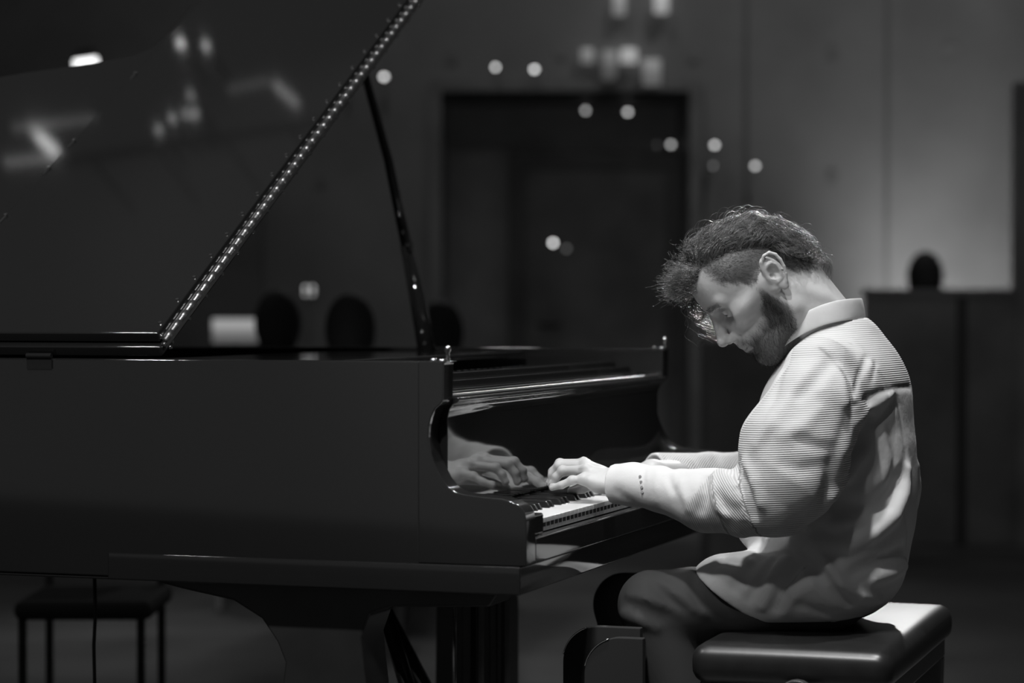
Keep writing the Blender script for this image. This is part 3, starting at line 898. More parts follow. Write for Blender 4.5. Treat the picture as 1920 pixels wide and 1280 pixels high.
# ------------------------------------------------------------------ the pianist
def shirt_material():
    m_ = mat('cream_shirt', .62, .8, sheen=.15)
    nt = m_.node_tree; b = nt.nodes['Principled BSDF']; L = nt.links.new
    def attr(n):
        a = nt.nodes.new('ShaderNodeAttribute'); a.attribute_name = n; return a.outputs['Fac']
    def mth(op, a, b_=None):
        x = nt.nodes.new('ShaderNodeMath'); x.operation = op
        for i, v in enumerate((a, b_)):
            if v is None: continue
            if isinstance(v, (int, float)): x.inputs[i].default_value = v
            else: L(v, x.inputs[i])
        return x.outputs[0]
    s = mth('SINE', mth('MULTIPLY', attr('rib'), 2 * math.pi / .0039))
    s01 = mth('ADD', mth('MULTIPLY', s, .5), .5)
    ribm = attr('ribbed')
    dark = mth('MULTIPLY', mth('MULTIPLY', mth('POWER', s01, 2.0), ribm), .26)
    seam_shade = attr('seam_shade')
    keep = mth('MULTIPLY', mth('SUBTRACT', 1.0, dark), mth('SUBTRACT', 1.0, mth('MULTIPLY', seam_shade, .82)))  # shade along the seams is painted into the shirt colour
    L(mth('MULTIPLY', keep, .57), b.inputs['Base Color'])
    tc = nt.nodes.new('ShaderNodeTexCoord')
    n1 = nt.nodes.new('ShaderNodeTexNoise'); n1.inputs['Scale'].default_value = 26; n1.inputs['Detail'].default_value = 3
    L(tc.outputs['Object'], n1.inputs['Vector'])
    n2 = nt.nodes.new('ShaderNodeTexNoise'); n2.inputs['Scale'].default_value = 700
    L(tc.outputs['Object'], n2.inputs['Vector'])
    hgt = mth('ADD', mth('MULTIPLY', mth('MULTIPLY', s, ribm), -.0006), mth('ADD', mth('MULTIPLY', n1.outputs['Fac'], .0022), mth('MULTIPLY', n2.outputs['Fac'], .0003)))
    bu = nt.nodes.new('ShaderNodeBump'); bu.inputs['Strength'].default_value = .8; bu.inputs['Distance'].default_value = 1.0
    L(hgt, bu.inputs['Height']); L(bu.outputs['Normal'], b.inputs['Normal'])
    return m_
M['shirt'] = shirt_material()
M['skin'] = mat('skin', .48, .48, sss=.25, bump=(160, .25, .0012), noise=(22, .07), ior=1.42)
_b = M['skin'].node_tree.nodes['Principled BSDF']
_src = _b.inputs['Base Color'].links[0].from_socket
_at = M['skin'].node_tree.nodes.new('ShaderNodeAttribute'); _at.attribute_name = 'stubble'
_mr = M['skin'].node_tree.nodes.new('ShaderNodeMapRange')
_mr.inputs['To Min'].default_value = 1.0; _mr.inputs['To Max'].default_value = .13
_mm = M['skin'].node_tree.nodes.new('ShaderNodeMath'); _mm.operation = 'MULTIPLY'
M['skin'].node_tree.links.new(_at.outputs['Fac'], _mr.inputs['Value'])
M['skin'].node_tree.links.new(_mr.outputs['Result'], _mm.inputs[0]); M['skin'].node_tree.links.new(_src, _mm.inputs[1])
M['skin'].node_tree.links.new(_mm.outputs[0], _b.inputs['Base Color'])
M['trousers'] = mat('dark_trousers', .04, .8, bump=(60, .2, .002))
M['hair'] = mat('dark_hair', .12, .28, ior=1.6, noise=(60, .4))
M['beard'] = mat('dark_beard', .03, .5)
M['eye_white'] = mat('eye_white', .6, .15)
M['iris'] = mat('iris', .02, .08)

# head frame: x to the face, y to the left ear, z to the crown
HA, HB, HS = .8163, .4447, 1.10
HO = V3([.2727, .5, 1.1491])
_f = V3([-math.cos(HB), -math.sin(HB), 0]); _l = V3([math.sin(HB), -math.cos(HB), 0]); _u = V3([0, 0, 1.])
HF = _f * math.cos(HA) - _u * math.sin(HA); HU = _u * math.cos(HA) + _f * math.sin(HA); HL = _l
HM = np.stack([HF, HL, HU])                # rows: local axes in the world
def h2w(v): return HO + HS * (V3(v) @ HM)
def w2h(v): return (V3(v) - HO) @ HM.T / HS

hd = Field((-.25, -.115, -.27), (.15, .115, .15), .0019)
E_, K_, A_ = hd.ell, hd.cone, hd.ridge
# cranium, brow, cheeks, jaw
E_((.012, 0, .042), (.076, .073, .067), k=.02)
E_((-.018, 0, .018), (.054, .060, .052), k=.03)
E_((.042, 0, .046), (.054, .060, .056), k=.03)
E_((.050, 0, -.02), (.045, .054, .062), k=.04)
E_((.072, 0, -.085), (.026, .026, .030), k=.035)       # chin
E_((.078, 0, -.052), (.026, .030, .03), k=.02)         # muzzle
for s in (1, -1):
    K_((.012, s * .056, -.062), (.078, s * .014, -.104), .016, .014, k=.03)      # jaw line
    K_((.004, s * .060, -.010), (.012, s * .056, -.062), .018, .016, k=.03)
    E_((.058, s * .047, -.012), (.026, .018, .017), k=.022)                        # cheek bone
    K_((.004, s * .066, .002), (.056, s * .050, -.006), .009, .010, k=.018)
    K_((.090, s * .012, .0265), (.077, s * .046, .0275), .0090, .0095, k=.010)        # brow ridge
    E_((.094, s * .031, .003), (.022, .0195, .0160), k=.010, mode='cut')           # eye socket
    E_((.050, s * .060, .050), (.030, .012, .028), k=.02, mode='cut') if False else None
    E_((.060, s * .058, -.050), (.03, .012, .022), k=.03, mode='cut')              # hollow cheek
# nose
K_((.093, 0, .018), (.117, 0, -.026), .0075, .0095, k=.010)
E_((.1185, 0, -.030), (.0115, .0105, .0095), k=.006)
for s in (1, -1):
    E_((.1085, s * .0125, -.0345), (.0115, .0072, .0080), k=.005)
    E_((.1120, s * .0085, -.0425), (.0060, .0036, .0042), k=.002, mode='cut')      # nostril
    A_([(.100, s * .019, -.030), (.095, s * .024, -.040)], [-.002, -.0015], .005)
K_((.104, 0, -.040), (.100, 0, -.050), .006, .007, k=.006)
# lips
for s in (1, -1):
    K_((.1015, 0, -.0580), (.088, s * .024, -.0625), .0050, .0026, k=.006)
    K_((.0985, 0, -.0700), (.087, s * .022, -.0655), .0054, .0026, k=.006)
    K_((.1105, 0, -.0640), (.090, s * .026, -.0645), .0016, .0010, k=.003, mode='cut')
A_([(.098, -.015, -.083), (.101, 0, -.084), (.098, .015, -.083)], [-.003, -.004, -.003], .007)
# eyelids over the eyeballs
EYE = [V3([.0775, s * .0315, .0065]) for s in (1, -1)]
for s, c in zip((1, -1), EYE):
    E_(c, (.0142, .0150, .0138), k=.004)
    K_(c + V3([.0110, s * .0125, -.0010]), c + V3([.0135, -s * .009, -.0020]), .0044, .0038, k=.0010, mode='cut')
    A_([c + V3([.011, -.012, .0085]), c + V3([.0135, 0, .0095]), c + V3([.008, s * .014, .007])], [-.0012, -.002, -.001], .003)
# ears
for s in (1, -1):
    def ep(x, z, o=0.): return V3([x * math.cos(.35) + z * math.sin(.35) * -.5 - o * .35 - .006, s * (.0765 + o), z])
    hd.chain([ep(.008, -.020, .002), ep(.002, -.004, .003), ep(-.004, .014, .004)], [.008, .0095, .010], k=.006)
    E_(ep(-.004, .003, .0085), (.0185, .0058, .0310), ax=[_ax1, (0, 1., 0), _ax3] if s > 0 else None, k=.004) if False else E_(ep(-.004, .003, .0085), (.0165, .0058, .0300), k=.004)
    ring_ = [(.009, .004, .006), (.0105, .016, .009), (.0065, .0275, .012), (-.003, .0325, .0145), (-.0130, .0300, .0165), (-.0195, .0205, .0175), (-.0215, .0085, .0175), (-.0200, -.004, .0165), (-.0160, -.0150, .0145), (-.0105, -.0240, .0120)]
    pts_ = [ep(*p) for p in ring_]
    hd.chain(pts_, [.0024, .0027, .0029, .0030, .0030, .0030, .0029, .0028, .0028, .0030], k=.0016)
    E_(ep(-.0045, -.0275, .0095), (.0075, .0040, .0085), k=.006)                   # lobe
    E_(ep(.0015, .0015, .0160), (.0095, .0085, .0125), k=.0015, mode='cut')        # concha
    E_(ep(-.0020, .0215, .0185), (.0100, .0065, .0060), k=.0015, mode='cut')       # upper hollow
    hd.chain([ep(-.0165, .021, .0165), ep(-.0170, .008, .0165), ep(-.0150, -.004, .0155)], [.0012] * 3, k=.001, mode='cut')
    hd.chain([ep(-.0085, -.0145, .0130), ep(-.0118, -.003, .0150), ep(-.0115, .008, .0155), ep(-.0065, .0155, .0150), ep(.0020, .0175, .0130)], [.0024, .0025, .0024, .0022, .0018], k=.0014)
    K_(ep(.0100, .001, .0075), ep(.0100, -.007, .0080), .0036, .0030, k=.003)       # tragus
    K_(ep(.0040, -.0150, .0110), ep(-.0050, -.0155, .0125), .0026, .0026, k=.002)   # antitragus
    E_(ep(.0035, -.003, .0110), (.0048, .0070, .0060), k=.0012, mode='cut')
# neck into the collar
NB = w2h(P(1562, 640, .56)); NB2 = w2h(P(1590, 690, .56))
hd.cone((-.040, 0, -.015), NB, .054, .062, k=.03)
hd.cone((-.004, 0, -.055), NB + V3([.02, 0, -.005]), .040, .055, k=.03)
hd.cone(NB, NB2, .060, .060, k=.02)
for s in (1, -1):
    A_([(-.025, s * .058, -.045), (-.050, s * .052, -.10), (-.06, s * .035, -.15)], [.003, .005, .004], .012)
v, q = hd.mesh()
v = relax(v, q, 1, .4)
head_local = v.copy()
head = (h2w(v), q)

# ---- hands
def hand(side, wrist, knuck, fingers, thumb, thick=.014):
    """wrist, knuckle and finger joints in the world; a palm of bones fused under a smooth skin"""
    pts = [wrist] + knuck + [p for f_ in fingers for p in f_] + thumb
    a = V3(pts)
    fl = Field(a.min(0) - .035, a.max(0) + .035, .0016)
    up = V3([0, 0, 1.])
    for i, kn in enumerate(knuck):
        w0 = wrist + (kn - knuck[1]) * .42 - up * .004
        fl.cone(w0, kn - up * .005, .0145, .0105, k=.012)
    for i in range(3):
        fl.cone(wrist * .45 + knuck[i] * .55 - up * .010, wrist * .4 + knuck[i + 1] * .6 - up * .010, .014, .014, k=.01)
    fl.cone(wrist - up * .012, knuck[0] - up * .016, .014, .011, k=.012)
    for i, (kn, f_) in enumerate(zip(knuck, fingers)):
        r0 = [.0092, .0096, .0090, .0080][i]
        ch = [kn - up * .003] + f_
        fl.chain(ch, [r0 * 1.02, r0 * .96, r0 * .86, r0 * .74], k=.004)
        fl.ell(f_[0], (r0 * 1.04,) * 3, k=.004)                                      # knuckle bend
        fl.ell(kn - up * .001, (.0098, .0092, .0082), k=.008)
        d_ = f_[2] - f_[1]; d_ /= np.linalg.norm(d_)
        n_ = np.cross(d_, np.cross(up, d_)); n_ /= np.linalg.norm(n_)
        c_ = f_[2] - d_ * .002 + n_ * (r0 * .74)
        sd = np.cross(d_, n_)
        fl.ell(c_, (.0062, .0046, .0016), ax=[d_, sd, n_], k=.0008)                  # nail
        fl.ridge([wrist + (kn - knuck[1]) * .3 + up * .012, kn + up * .009], [.0006, .0018], .004)   # tendon
        if i < 3:
            w_ = (kn + knuck[i + 1]) / 2 + (f_[0] - kn) * .30
            fl.ridge([(kn + knuck[i + 1]) / 2 + up * .008, w_ + up * .006], [-.0015, -.0025], .005)
    fl.chain([wrist - up * .012 + (knuck[0] - wrist) * .12] + thumb, [.016, .0125, .0100, .0085], k=.006)
    return fl
tipz = .004
# left hand: index to little finger; pinky nearest the camera and stretched to the fallboard
LW = P(1156, 899, .362)
lk = [P(1094, 866, .405), P(1098, 869, .383), P(1099, 878, .360), P(1095, 895, .338)]
lf = [[P(1050, 869, .420), P(1036, 884, .423), P(1034, 900, .424)],
      [P(1049, 874, .398), P(1036, 890, .400), P(1032, 906, .400)],
      [P(1055, 882, .372), P(1043, 894, .372), P(1037, 908, .372)],
      [P(1073, 900, .332), P(1053, 909, .330), P(1035, 914, .332)]]
lt = [P(1118, 905, .400), P(1092, 914, .425), P(1072, 920, .432)]
lh = hand('left', LW, lk, lf, lt)
lh_field = lh
lh.chain([LW, P(1200, 905, .352), P(1290, 920, .33)], [.0245, .027, .033], k=.012)
lh.ell(P(1135, 908, .352), (.03, .022, .015), k=.012)
# right hand: further off, fingers lying flat; laid out where its reflection shows it
XM = -.1375
def Q(px, py, y):
    p = P(px, py, y); p[0] = 2 * XM - p[0]; return p
RW = Q(908, 876, .60)
rk = [Q(962, 884, .575), Q(966, 879, .597), Q(965, 879, .62), Q(960, 884, .64)]
rf = [[Q(990, 896, .568), Q(1008, 905, .562), Q(1022, 915, .558)],
      [Q(996, 886, .592), Q(1012, 900, .588), Q(1026, 914, .585)],
      [Q(994, 888, .618), Q(1010, 902, .616), Q(1022, 915, .615)],
      [Q(985, 894, .642), Q(998, 906, .642), Q(1008, 917, .642)]]
rt = [Q(935, 898, .570), Q(955, 908, .548), Q(972, 916, .540)]
rh = hand('right', RW, rk, rf, rt)
RE = P(1275, 886, .695)
rh = hand('right', RW, rk, rf, rt)
g0 = np.minimum(RW, RE) - .06; g1 = np.maximum(RW, RE) + .06
ra_ = Field(g0, g1, .003)
ra_.chain([RW - V3([.02, 0, .008]), RW + V3([.008, 0, -.002]), RE], [.019, .0235, .025], k=.01)
# a coarse body under the clothes
bd = Field((-.25, .1, .0), (.70, 1.0, 1.12), .009)
SHL, SHR = P(1545, 700, .40), P(1575, 690, .74)
ELL, ELR = P(1440, 940, .30), P(1400, 905, .86)
bd.ell(P(1598, 720, .56), (.08, .155, .10), k=.05)
bd.ell(P(1590, 860, .56), (.085, .13, .16), k=.05)
bd.ell(P(1570, 1000, .56), (.10, .14, .14), k=.05)
bd.ell(P(1545, 1085, .56), (.11, .15, .07), k=.05)
bd.cone(P(1562, 640, .56), P(1595, 720, .56), .055, .07, k=.03)
for sh, el, w in ((SHL, ELL, P(1240, 912, .343)), (SHR, ELR, RE)):
    bd.chain([sh, el, w], [.050, .036, .022], k=.03)
HIPL, HIPR = P(1550, 1110, .46), P(1550, 1110, .67)
KNL, KNR = P(1222, 1130, .385), P(1170, 1128, .74)
ANL, ANR = V3([.20, .42, .10]), V3([.03, .67, .10])
for a_, b_, c_ in ((HIPL, KNL, ANL), (HIPR, KNR, ANR)):
    bd.chain([a_, b_, c_], [.07, .045, .032], k=.03)
    bd.chain([c_ + V3([.03, 0, -.05]), c_ + V3([-.13, 0, -.065])], [.03, .02], k=.02)
pieces = [head, lh.mesh(), rh.mesh(), ra_.mesh(), bd.mesh()]
pieces = [(relax(v_, q_, 1, .3) if i in (1, 2) else v_, q_) for i, (v_, q_) in enumerate(pieces)]
v, q = merge(pieces)
person = fast_mesh('person', v, q, M['skin'])
PERSON_V = v
tag(person, 'bearded person with tied-back curly hair in a pale ribbed shirt, bent over the piano keys', 'person')

# eyes
for s, c in zip((1, -1), EYE):
    eb = MB()
    rings = 10
    ax_ = V3([.80, s * .05, -.55]); ax_ /= np.linalg.norm(ax_)
    def sphere(c, r, th0, th1, n1=8, n2=16, ax=ax_):
        a = np.cross(ax, [0, 0, 1.]); a /= np.linalg.norm(a); b2 = np.cross(ax, a)
        vs = [c + r * (ax * math.cos(t) + (a * math.cos(p) + b2 * math.sin(p)) * math.sin(t)) for t in np.linspace(th0, th1, n1) for p in np.linspace(0, 2 * math.pi, n2, endpoint=False)]
        fs = [(i * n2 + j, i * n2 + (j + 1) % n2, (i + 1) * n2 + (j + 1) % n2, (i + 1) * n2 + j) for i in range(n1 - 1) for j in range(n2)]
        return [h2w(p) for p in vs], fs
    eb.add(*sphere(c, .0124, .02, 3.12, 14, 20))
    e_ = eb.build('eye', M['eye_white'], person, smooth=True)
    ib = MB(); ib.add(*sphere(c + ax_ * .0006, .0124, .002, .48, 5, 20)); ib.build('iris', M['iris'], e_, smooth=True)

# ---- shirt
sh = Field((-.02, .10, .42), (.68, 1.02, 1.20), .0037)
E2, K2 = sh.ell, sh.cone
E2(P(1599, 724, .56), (.100, .205, .094), k=.03)
E2(P(1600, 850, .56), (.116, .165, .175), k=.05)
E2(P(1583, 970, .56), (.130, .178, .15), k=.05)
E2(P(1556, 1076, .55), (.130, .200, .088), k=.05)
K2(P(1576, 669, .56), P(1598, 700, .56), .089, .088, k=.02)
E2(P(1572, 680, .56), (.085, .150, .070), k=.03)
# belly and front
K2(P(1560, 930, .50), P(1430, 985, .50), .10, .050, k=.03)
E2(P(1520, 800, .56), (.10, .15, .14), k=.04)
# skirt of the shirt over the thighs
K2(P(1540, 1098, .455), P(1362, 1112, .415), .080, .074, k=.035)
K2(P(1540, 1098, .68), P(1360, 1112, .70), .080, .074, k=.03)
# hem: cut along a slanting line, then along the seat
def px_plane(p1, p2, y, pinch, k=.004, side=1, lo=None, hi=None):
    a, b_ = P(*p1, y), P(*p2, y)
    n_ = np.cross(b_ - a, V3([0, 1., 0])); n_ /= np.linalg.norm(n_)
    if (n_ @ (P(*pinch, y) - a)) < 0: n_ = -n_
    sh.plane(a, n_, k, lo, hi)
px_plane((1298, 1063), (1432, 1168), .40, (1300, 1160), lo=(0, .1, .40), hi=(.42, 1.02, .70))
px_plane((1300, 1166), (1700, 1166), .40, (1500, 1200))
# arms
La = [P(1536, 700, .385), P(1528, 765, .352), P(1492, 840, .322), P(1474, 900, .298), P(1448, 935, .288)]
sh.chain(La, [.066, .084, .098, .086, .066], k=.022)
sh.chain([P(1450, 935, .288), P(1396, 938, .288), P(1325, 938, .300), P(1240, 917, .335), P(1188, 908, .352), P(1152, 907, .362)], [.066, .062, .056, .0405, .0385, .0375], k=.012)
RS = [P(1585, 700, .735), P(1560, 800, .80), P(1480, 880, .845), P(1410, 895, .84)]
sh.chain(RS, [.07, .075, .07, .055], k=.02)
sh.chain([P(1410, 898, .84), P(1330, 893, .77), P(1225, 884, .665)], [.056, .047, .038], k=.012)
# cuff openings
c0, c1 = P(1150, 907, .362), P(1180, 908, .354)
ax_ = (c1 - c0) / np.linalg.norm(c1 - c0)
sh.plane(c0 + ax_ * .0, -ax_, .002, c0 - .07, c0 + .07)
sh.cone(c0 - ax_ * .06, c0 + ax_ * .016, .0305, .030, k=.002, mode='cut')
c2, c3 = P(1224, 882, .664), P(1260, 885, .70)
ax2 = (c3 - c2) / np.linalg.norm(c3 - c2)
sh.plane(c2, -ax2, .002, c2 - .07, c2 + .07)
sh.cone(c2 - ax2 * .06, c2 + ax2 * .016, .029, .029, k=.002, mode='cut')
# neck opening
sh.cone(P(1545, 590, .56), P(1572, 655, .56), .074, .062, k=.006, mode='cut')
sh.cone(P(1490, 600, .56), P(1540, 600, .56), .066, .070, k=.008, mode='cut')
# ---- folds: (path in the photograph, height, width)
FOLDS = [
 ([(1702, 880), (1697, 925), (1680, 965), (1640, 1000), (1590, 1022), (1530, 1024), (1488, 1006)], .024, .012),
 ([(1535, 1034), (1553, 1062), (1577, 1097), (1615, 1119), (1650, 1127), (1678, 1118)], .019, .008),
 ([(1505, 1046), (1530, 1070), (1556, 1100), (1595, 1128)], -.020, .012),
 ([(1636, 812), (1618, 850), (1590, 888), (1560, 932)], .018, .013),
 ([(1575, 950), (1620, 955), (1662, 938), (1690, 895)], -.020, .018),
 ([(1672, 738), (1640, 760), (1607, 792)], .008, .010),
 ([(1680, 752), (1650, 795), (1625, 830), (1590, 866)], -.010, .012),
 ([(1686, 760), (1698, 840), (1704, 900)], -.005, .007),
 ([(1626, 668), (1612, 704), (1602, 736)], -.009, .006),
 ([(1642, 680), (1634, 716)], -.005, .005),
 ([(1560, 676), (1547, 690), (1528, 716), (1498, 742)], -.009, .012),
 ([(1540, 655), (1565, 680), (1588, 706), (1600, 752), (1596, 800)], -.006, .006),
 ([(1574, 690), (1583, 720), (1586, 756)], .006, .009),
 ([(1592, 775), (1586, 800), (1574, 835), (1560, 870)], -.006, .013),
 ([(1500, 824), (1530, 836), (1558, 840)], -.008, .012),
 ([(1505, 700), (1480, 745), (1450, 790), (1415, 828)], .006, .016),
 ([(1535, 770), (1505, 800), (1470, 815)], .006, .014),
 ([(1378, 872), (1390, 900), (1400, 930), (1408, 962)], -.034, .012),
 ([(1372, 880), (1384, 915), (1394, 950), (1398, 972)], .010, .007),
 ([(1396, 868), (1412, 905), (1422, 945)], .012, .012),
 ([(1326, 897), (1322, 925), (1314, 955)], -.014, .009),
 ([(1333, 893), (1335, 925), (1348, 955), (1362, 968)], .011, .007),
 ([(1345, 930), (1360, 948), (1378, 958)], -.008, .010),
 ([(1160, 925), (1180, 940), (1205, 952)], -.004, .012),
 ([(1232, 885), (1230, 915), (1228, 940)], .0030, .007),
 ([(1252, 892), (1262, 920)], -.004, .007),
 ([(1275, 905), (1285, 935), (1290, 955)], .004, .009),
 ([(1208, 880), (1207, 905), (1206, 925)], -.0025, .004),
 ([(1366, 1026), (1420, 1030), (1470, 1032), (1502, 1044)], -.016, .008),
 ([(1380, 1000), (1440, 1008), (1500, 1008)], .006, .012),
 ([(1428, 1042), (1405, 1068), (1382, 1096)], -.012, .011),
 ([(1368, 1040), (1345, 1062), (1330, 1080)], -.004, .009),
 ([(1478, 1042), (1448, 1085), (1428, 1135)], .012, .011),
 ([(1455, 1040), (1428, 1080), (1408, 1120)], -.008, .009),
 ([(1500, 1060), (1470, 1095), (1455, 1140)], -.010, .010),
 ([(1520, 1100), (1490, 1120), (1470, 1150)], .004, .010),
 ([(1500, 1135), (1560, 1150), (1620, 1150)], -.005, .012),
 ([(1640, 1085), (1675, 1075), (1698, 1060)], .012, .011),
 ([(1560, 870), (1555, 915), (1530, 960), (1490, 985)], -.012, .016),
 ([(1480, 1000), (1520, 985), (1550, 960)], .006, .012),
 ([(1600, 640), (1640, 690), (1662, 740)], .003, .006),
 ([(1650, 700), (1665, 735)], -.005, .006),
 ([(1470, 690), (1455, 730), (1445, 770)], -.004, .010),
 ([(1345, 862), (1372, 880)], -.006, .010),
 ([(1250, 856), (1262, 880)], -.004, .008),
 ([(1290, 852), (1310, 872)], -.005, .009),

 ([(1345, 1050), (1375, 1046), (1405, 1050)], .006, .010),
 ([(1668, 800), (1680, 860), (1676, 900)], -.006, .009),
 ([(1700, 960), (1706, 1010), (1700, 1050)], -.006, .010),
 ([(1600, 1075), (1640, 1055), (1690, 1030)], -.010, .012),
 ([(1560, 985), (1600, 975), (1640, 950)], .007, .011),
 ([(1450, 760), (1440, 800), (1420, 835)], .004, .008),
 ([(1470, 870), (1500, 880), (1540, 870)], -.005, .012),
]
paths = [(sh.path(pp), a_, w_) for pp, a_, w_ in FOLDS]
for pth, a_, w_ in paths:
    if len(pth) > 1: sh.ridge(pth, a_, w_)
# gentle folds on the far side too, mirrored about the spine
for pth, a_, w_ in paths[:8]:
    if len(pth) > 1: sh.ridge([V3([p[0], 1.12 - p[1], p[2]]) for p in pth], a_ * .8, w_)
yoke_pts = sh.path([(1600, 757), (1625, 742), (1650, 731), (1680, 724), (1706, 722)])
arm_pts = sh.path([(1538, 652), (1556, 668), (1578, 692), (1592, 716), (1600, 757)])
cuff_pts = sh.path([(1206, 884), (1207, 905), (1209, 925), (1213, 938)])
back_pts = sh.path([(1592, 642), (1625, 668), (1655, 705), (1678, 745), (1690, 800), (1697, 850)])
side_pts = sh.path([(1512, 1060), (1490, 1085), (1466, 1115), (1455, 1140)])
for pth in (arm_pts,): sh.ridge(pth, [-.0022] * len(pth), .0035)
sh.ridge([p + V3([0, 0, -.002]) for p in yoke_pts], [-.0030] * len(yoke_pts), .0055)
v, q = sh.mesh()
v = relax(v, q, 1, .4)
shirt = fast_mesh('shirt', v, q, M['shirt'], person)
def pdist(v, pts):
    best = np.full(len(v), 9.)
    for a_, b_ in zip(pts[:-1], pts[1:]):
        ba = b_ - a_; t = np.clip((v - a_) @ ba / (ba @ ba), 0, 1)
        best = np.minimum(best, np.linalg.norm(v - a_ - t[:, None] * ba, axis=1))
    return best
def near(x, w): return np.exp(-(x / w) ** 2)
def full_line(pts): return pts + [V3([p[0], 1.12 - p[1], p[2]]) for p in pts[::-1]]
seam_shade = near(pdist(v, full_line(yoke_pts)), .0045) + .7 * near(pdist(v, arm_pts), .0024) + .35 * near(pdist(v, back_pts), .0012) + .5 * near(pdist(v, side_pts), .0013)
seam_shade = np.clip(seam_shade, 0, 1)
# ribs run round the sleeves: straight across the upper arm, slanting past the elbow crease, across the forearm
PV = P(1372, 838, .30)
dx, dz = v[:, 0] - PV[0], v[:, 2] - PV[2]
def zline(p1, p2, y, z):            # x of a slanting line at height z
    a_, b_ = P(*p1, y), P(*p2, y)
    return a_[0] + (z - a_[2]) * (b_[0] - a_[0]) / (b_[2] - a_[2])
def capd(pts, rs):
    best = np.full(len(v), 9.)
    for i in range(len(pts) - 1):
        a_, b_ = pts[i], pts[i + 1]
        ba = b_ - a_; t = np.clip((v - a_) @ ba / (ba @ ba), 0, 1)
        best = np.minimum(best, np.linalg.norm(v - a_ - t[:, None] * ba, axis=1) - rs[i] - (rs[i + 1] - rs[i]) * t)
    return best
d_up = capd(La, [.072, .084, .098, .086, .066])
FA = [P(1450, 935, .288), P(1396, 938, .288), P(1325, 938, .300), P(1240, 917, .335), P(1188, 908, .352), P(1152, 907, .362)]
d_fo = capd(FA, [.066, .062, .056, .0405, .0385, .0375])
d_ra = capd([P(1410, 895, .84), P(1330, 895, .77), P(1228, 884, .665)], [.056, .047, .036])
def elld(c, r):
    p = (v - c) / V3(r); k0 = np.linalg.norm(p, axis=1); return k0 * (k0 - 1) / (np.linalg.norm(p / V3(r), axis=1) + 1e-9)
d_to = np.minimum(np.minimum(elld(P(1600, 850, .56), (.116, .165, .175)), elld(P(1583, 970, .56), (.130, .172, .15))), elld(P(1599, 724, .56), (.100, .205, .094)) + .004)
d_to = np.minimum(d_to, capd([P(1560, 930, .50), P(1430, 985, .50)], [.10, .05]))
crease = zline((1374, 862), (1412, 975), .25, v[:, 2])
ridge_x = zline((1330, 890), (1350, 965), .24, v[:, 2])
end_x = zline((1322, 900), (1288, 952), .25, v[:, 2])
fore = (v[:, 0] < crease) & (v[:, 1] < .62)
coord_up = -dz + .05 * dx
coord_el = -dx * .76 - dz * .65
coord_wr = -dx * .957 - dz * .29
rib = np.where(fore, np.where(v[:, 0] > ridge_x, coord_el, coord_wr), coord_up)
rib = np.where((v[:, 1] > .60) & (v[:, 0] < .30), -dx * .95 + dz * .30, rib)
zy = np.interp(v[:, 0], [p[0] for p in yoke_pts], [p[2] for p in yoke_pts])
yoke = (v[:, 2] > zy) & (v[:, 0] > yoke_pts[0][0] - .12) & (d_fo > .02)
larm = (np.minimum(d_up, d_fo) < d_to - .004) & (np.minimum(d_up, d_fo) < .022) & (v[:, 1] < .56) & (v[:, 0] > end_x)
rarm = (v[:, 1] > .60) & (d_ra < d_to) & (v[:, 0] > c2[0] + .012)
rb = yoke | larm | rarm
float_attr(shirt, 'rib', rib)
float_attr(shirt, 'ribbed', rb.astype(float))
float_attr(shirt, 'seam_shade', seam_shade)
# collar
colb, colf = P(1613, 560, .56), P(1458, 640, .56)
cc = (colb + colf) / 2
vs, fs = [], []
NN = 48
for i in range(NN):
    t = 2 * math.pi * i / NN
    ct, st = math.cos(t), math.sin(t)
    up_c = V3([0, 0, 1.]); ax_c = (colb - colf) / 2
    base = cc + ax_c * ct + V3([0, .086 * st, 0]) + up_c * (.018 * st * st)
    outd = V3([ct * .9, st, 0]); outd /= np.linalg.norm(outd)
    wv = .002 * math.sin(5 * t)
    h_ = .039 - .004 * math.cos(t) * 0 
    vs += [base - outd * .0015 - up_c * .022, base - outd * .001, base + up_c * .002 + outd * .001, base + outd * .004 - up_c * .002,
           base + outd * (.0085 + wv) - up_c * h_ + V3([0, 0, 0]), base + outd * (.0055 + wv) - up_c * h_]
for i in range(NN):
    j = (i + 1) % NN
    for k in range(6):
        fs.append((i * 6 + k, j * 6 + k, j * 6 + (k + 1) % 6, i * 6 + (k + 1) % 6))
mc = mat('shirt_collar', .57, .8, sheen=.15, bump=(24, .5, .004))
co = mesh_obj('collar', vs, fs, mc, shirt, True)
sm_ = co.modifiers.new('s', 'SUBSURF'); sm_.levels = 1; sm_.render_levels = 2
# cuff buttons and stitching
for pp in [(1200, 893), (1202, 903), (1203, 913), (1204, 922)]:
    p = sh.hit(*pp)
    b = MB(); dn = -ray(*pp); dn /= np.linalg.norm(dn)
    b.tube([p - dn * .001, p + dn * .0012], [.0028, .0024], 12)
    b.build('cuff_button', mat('button', .3, .4), shirt)

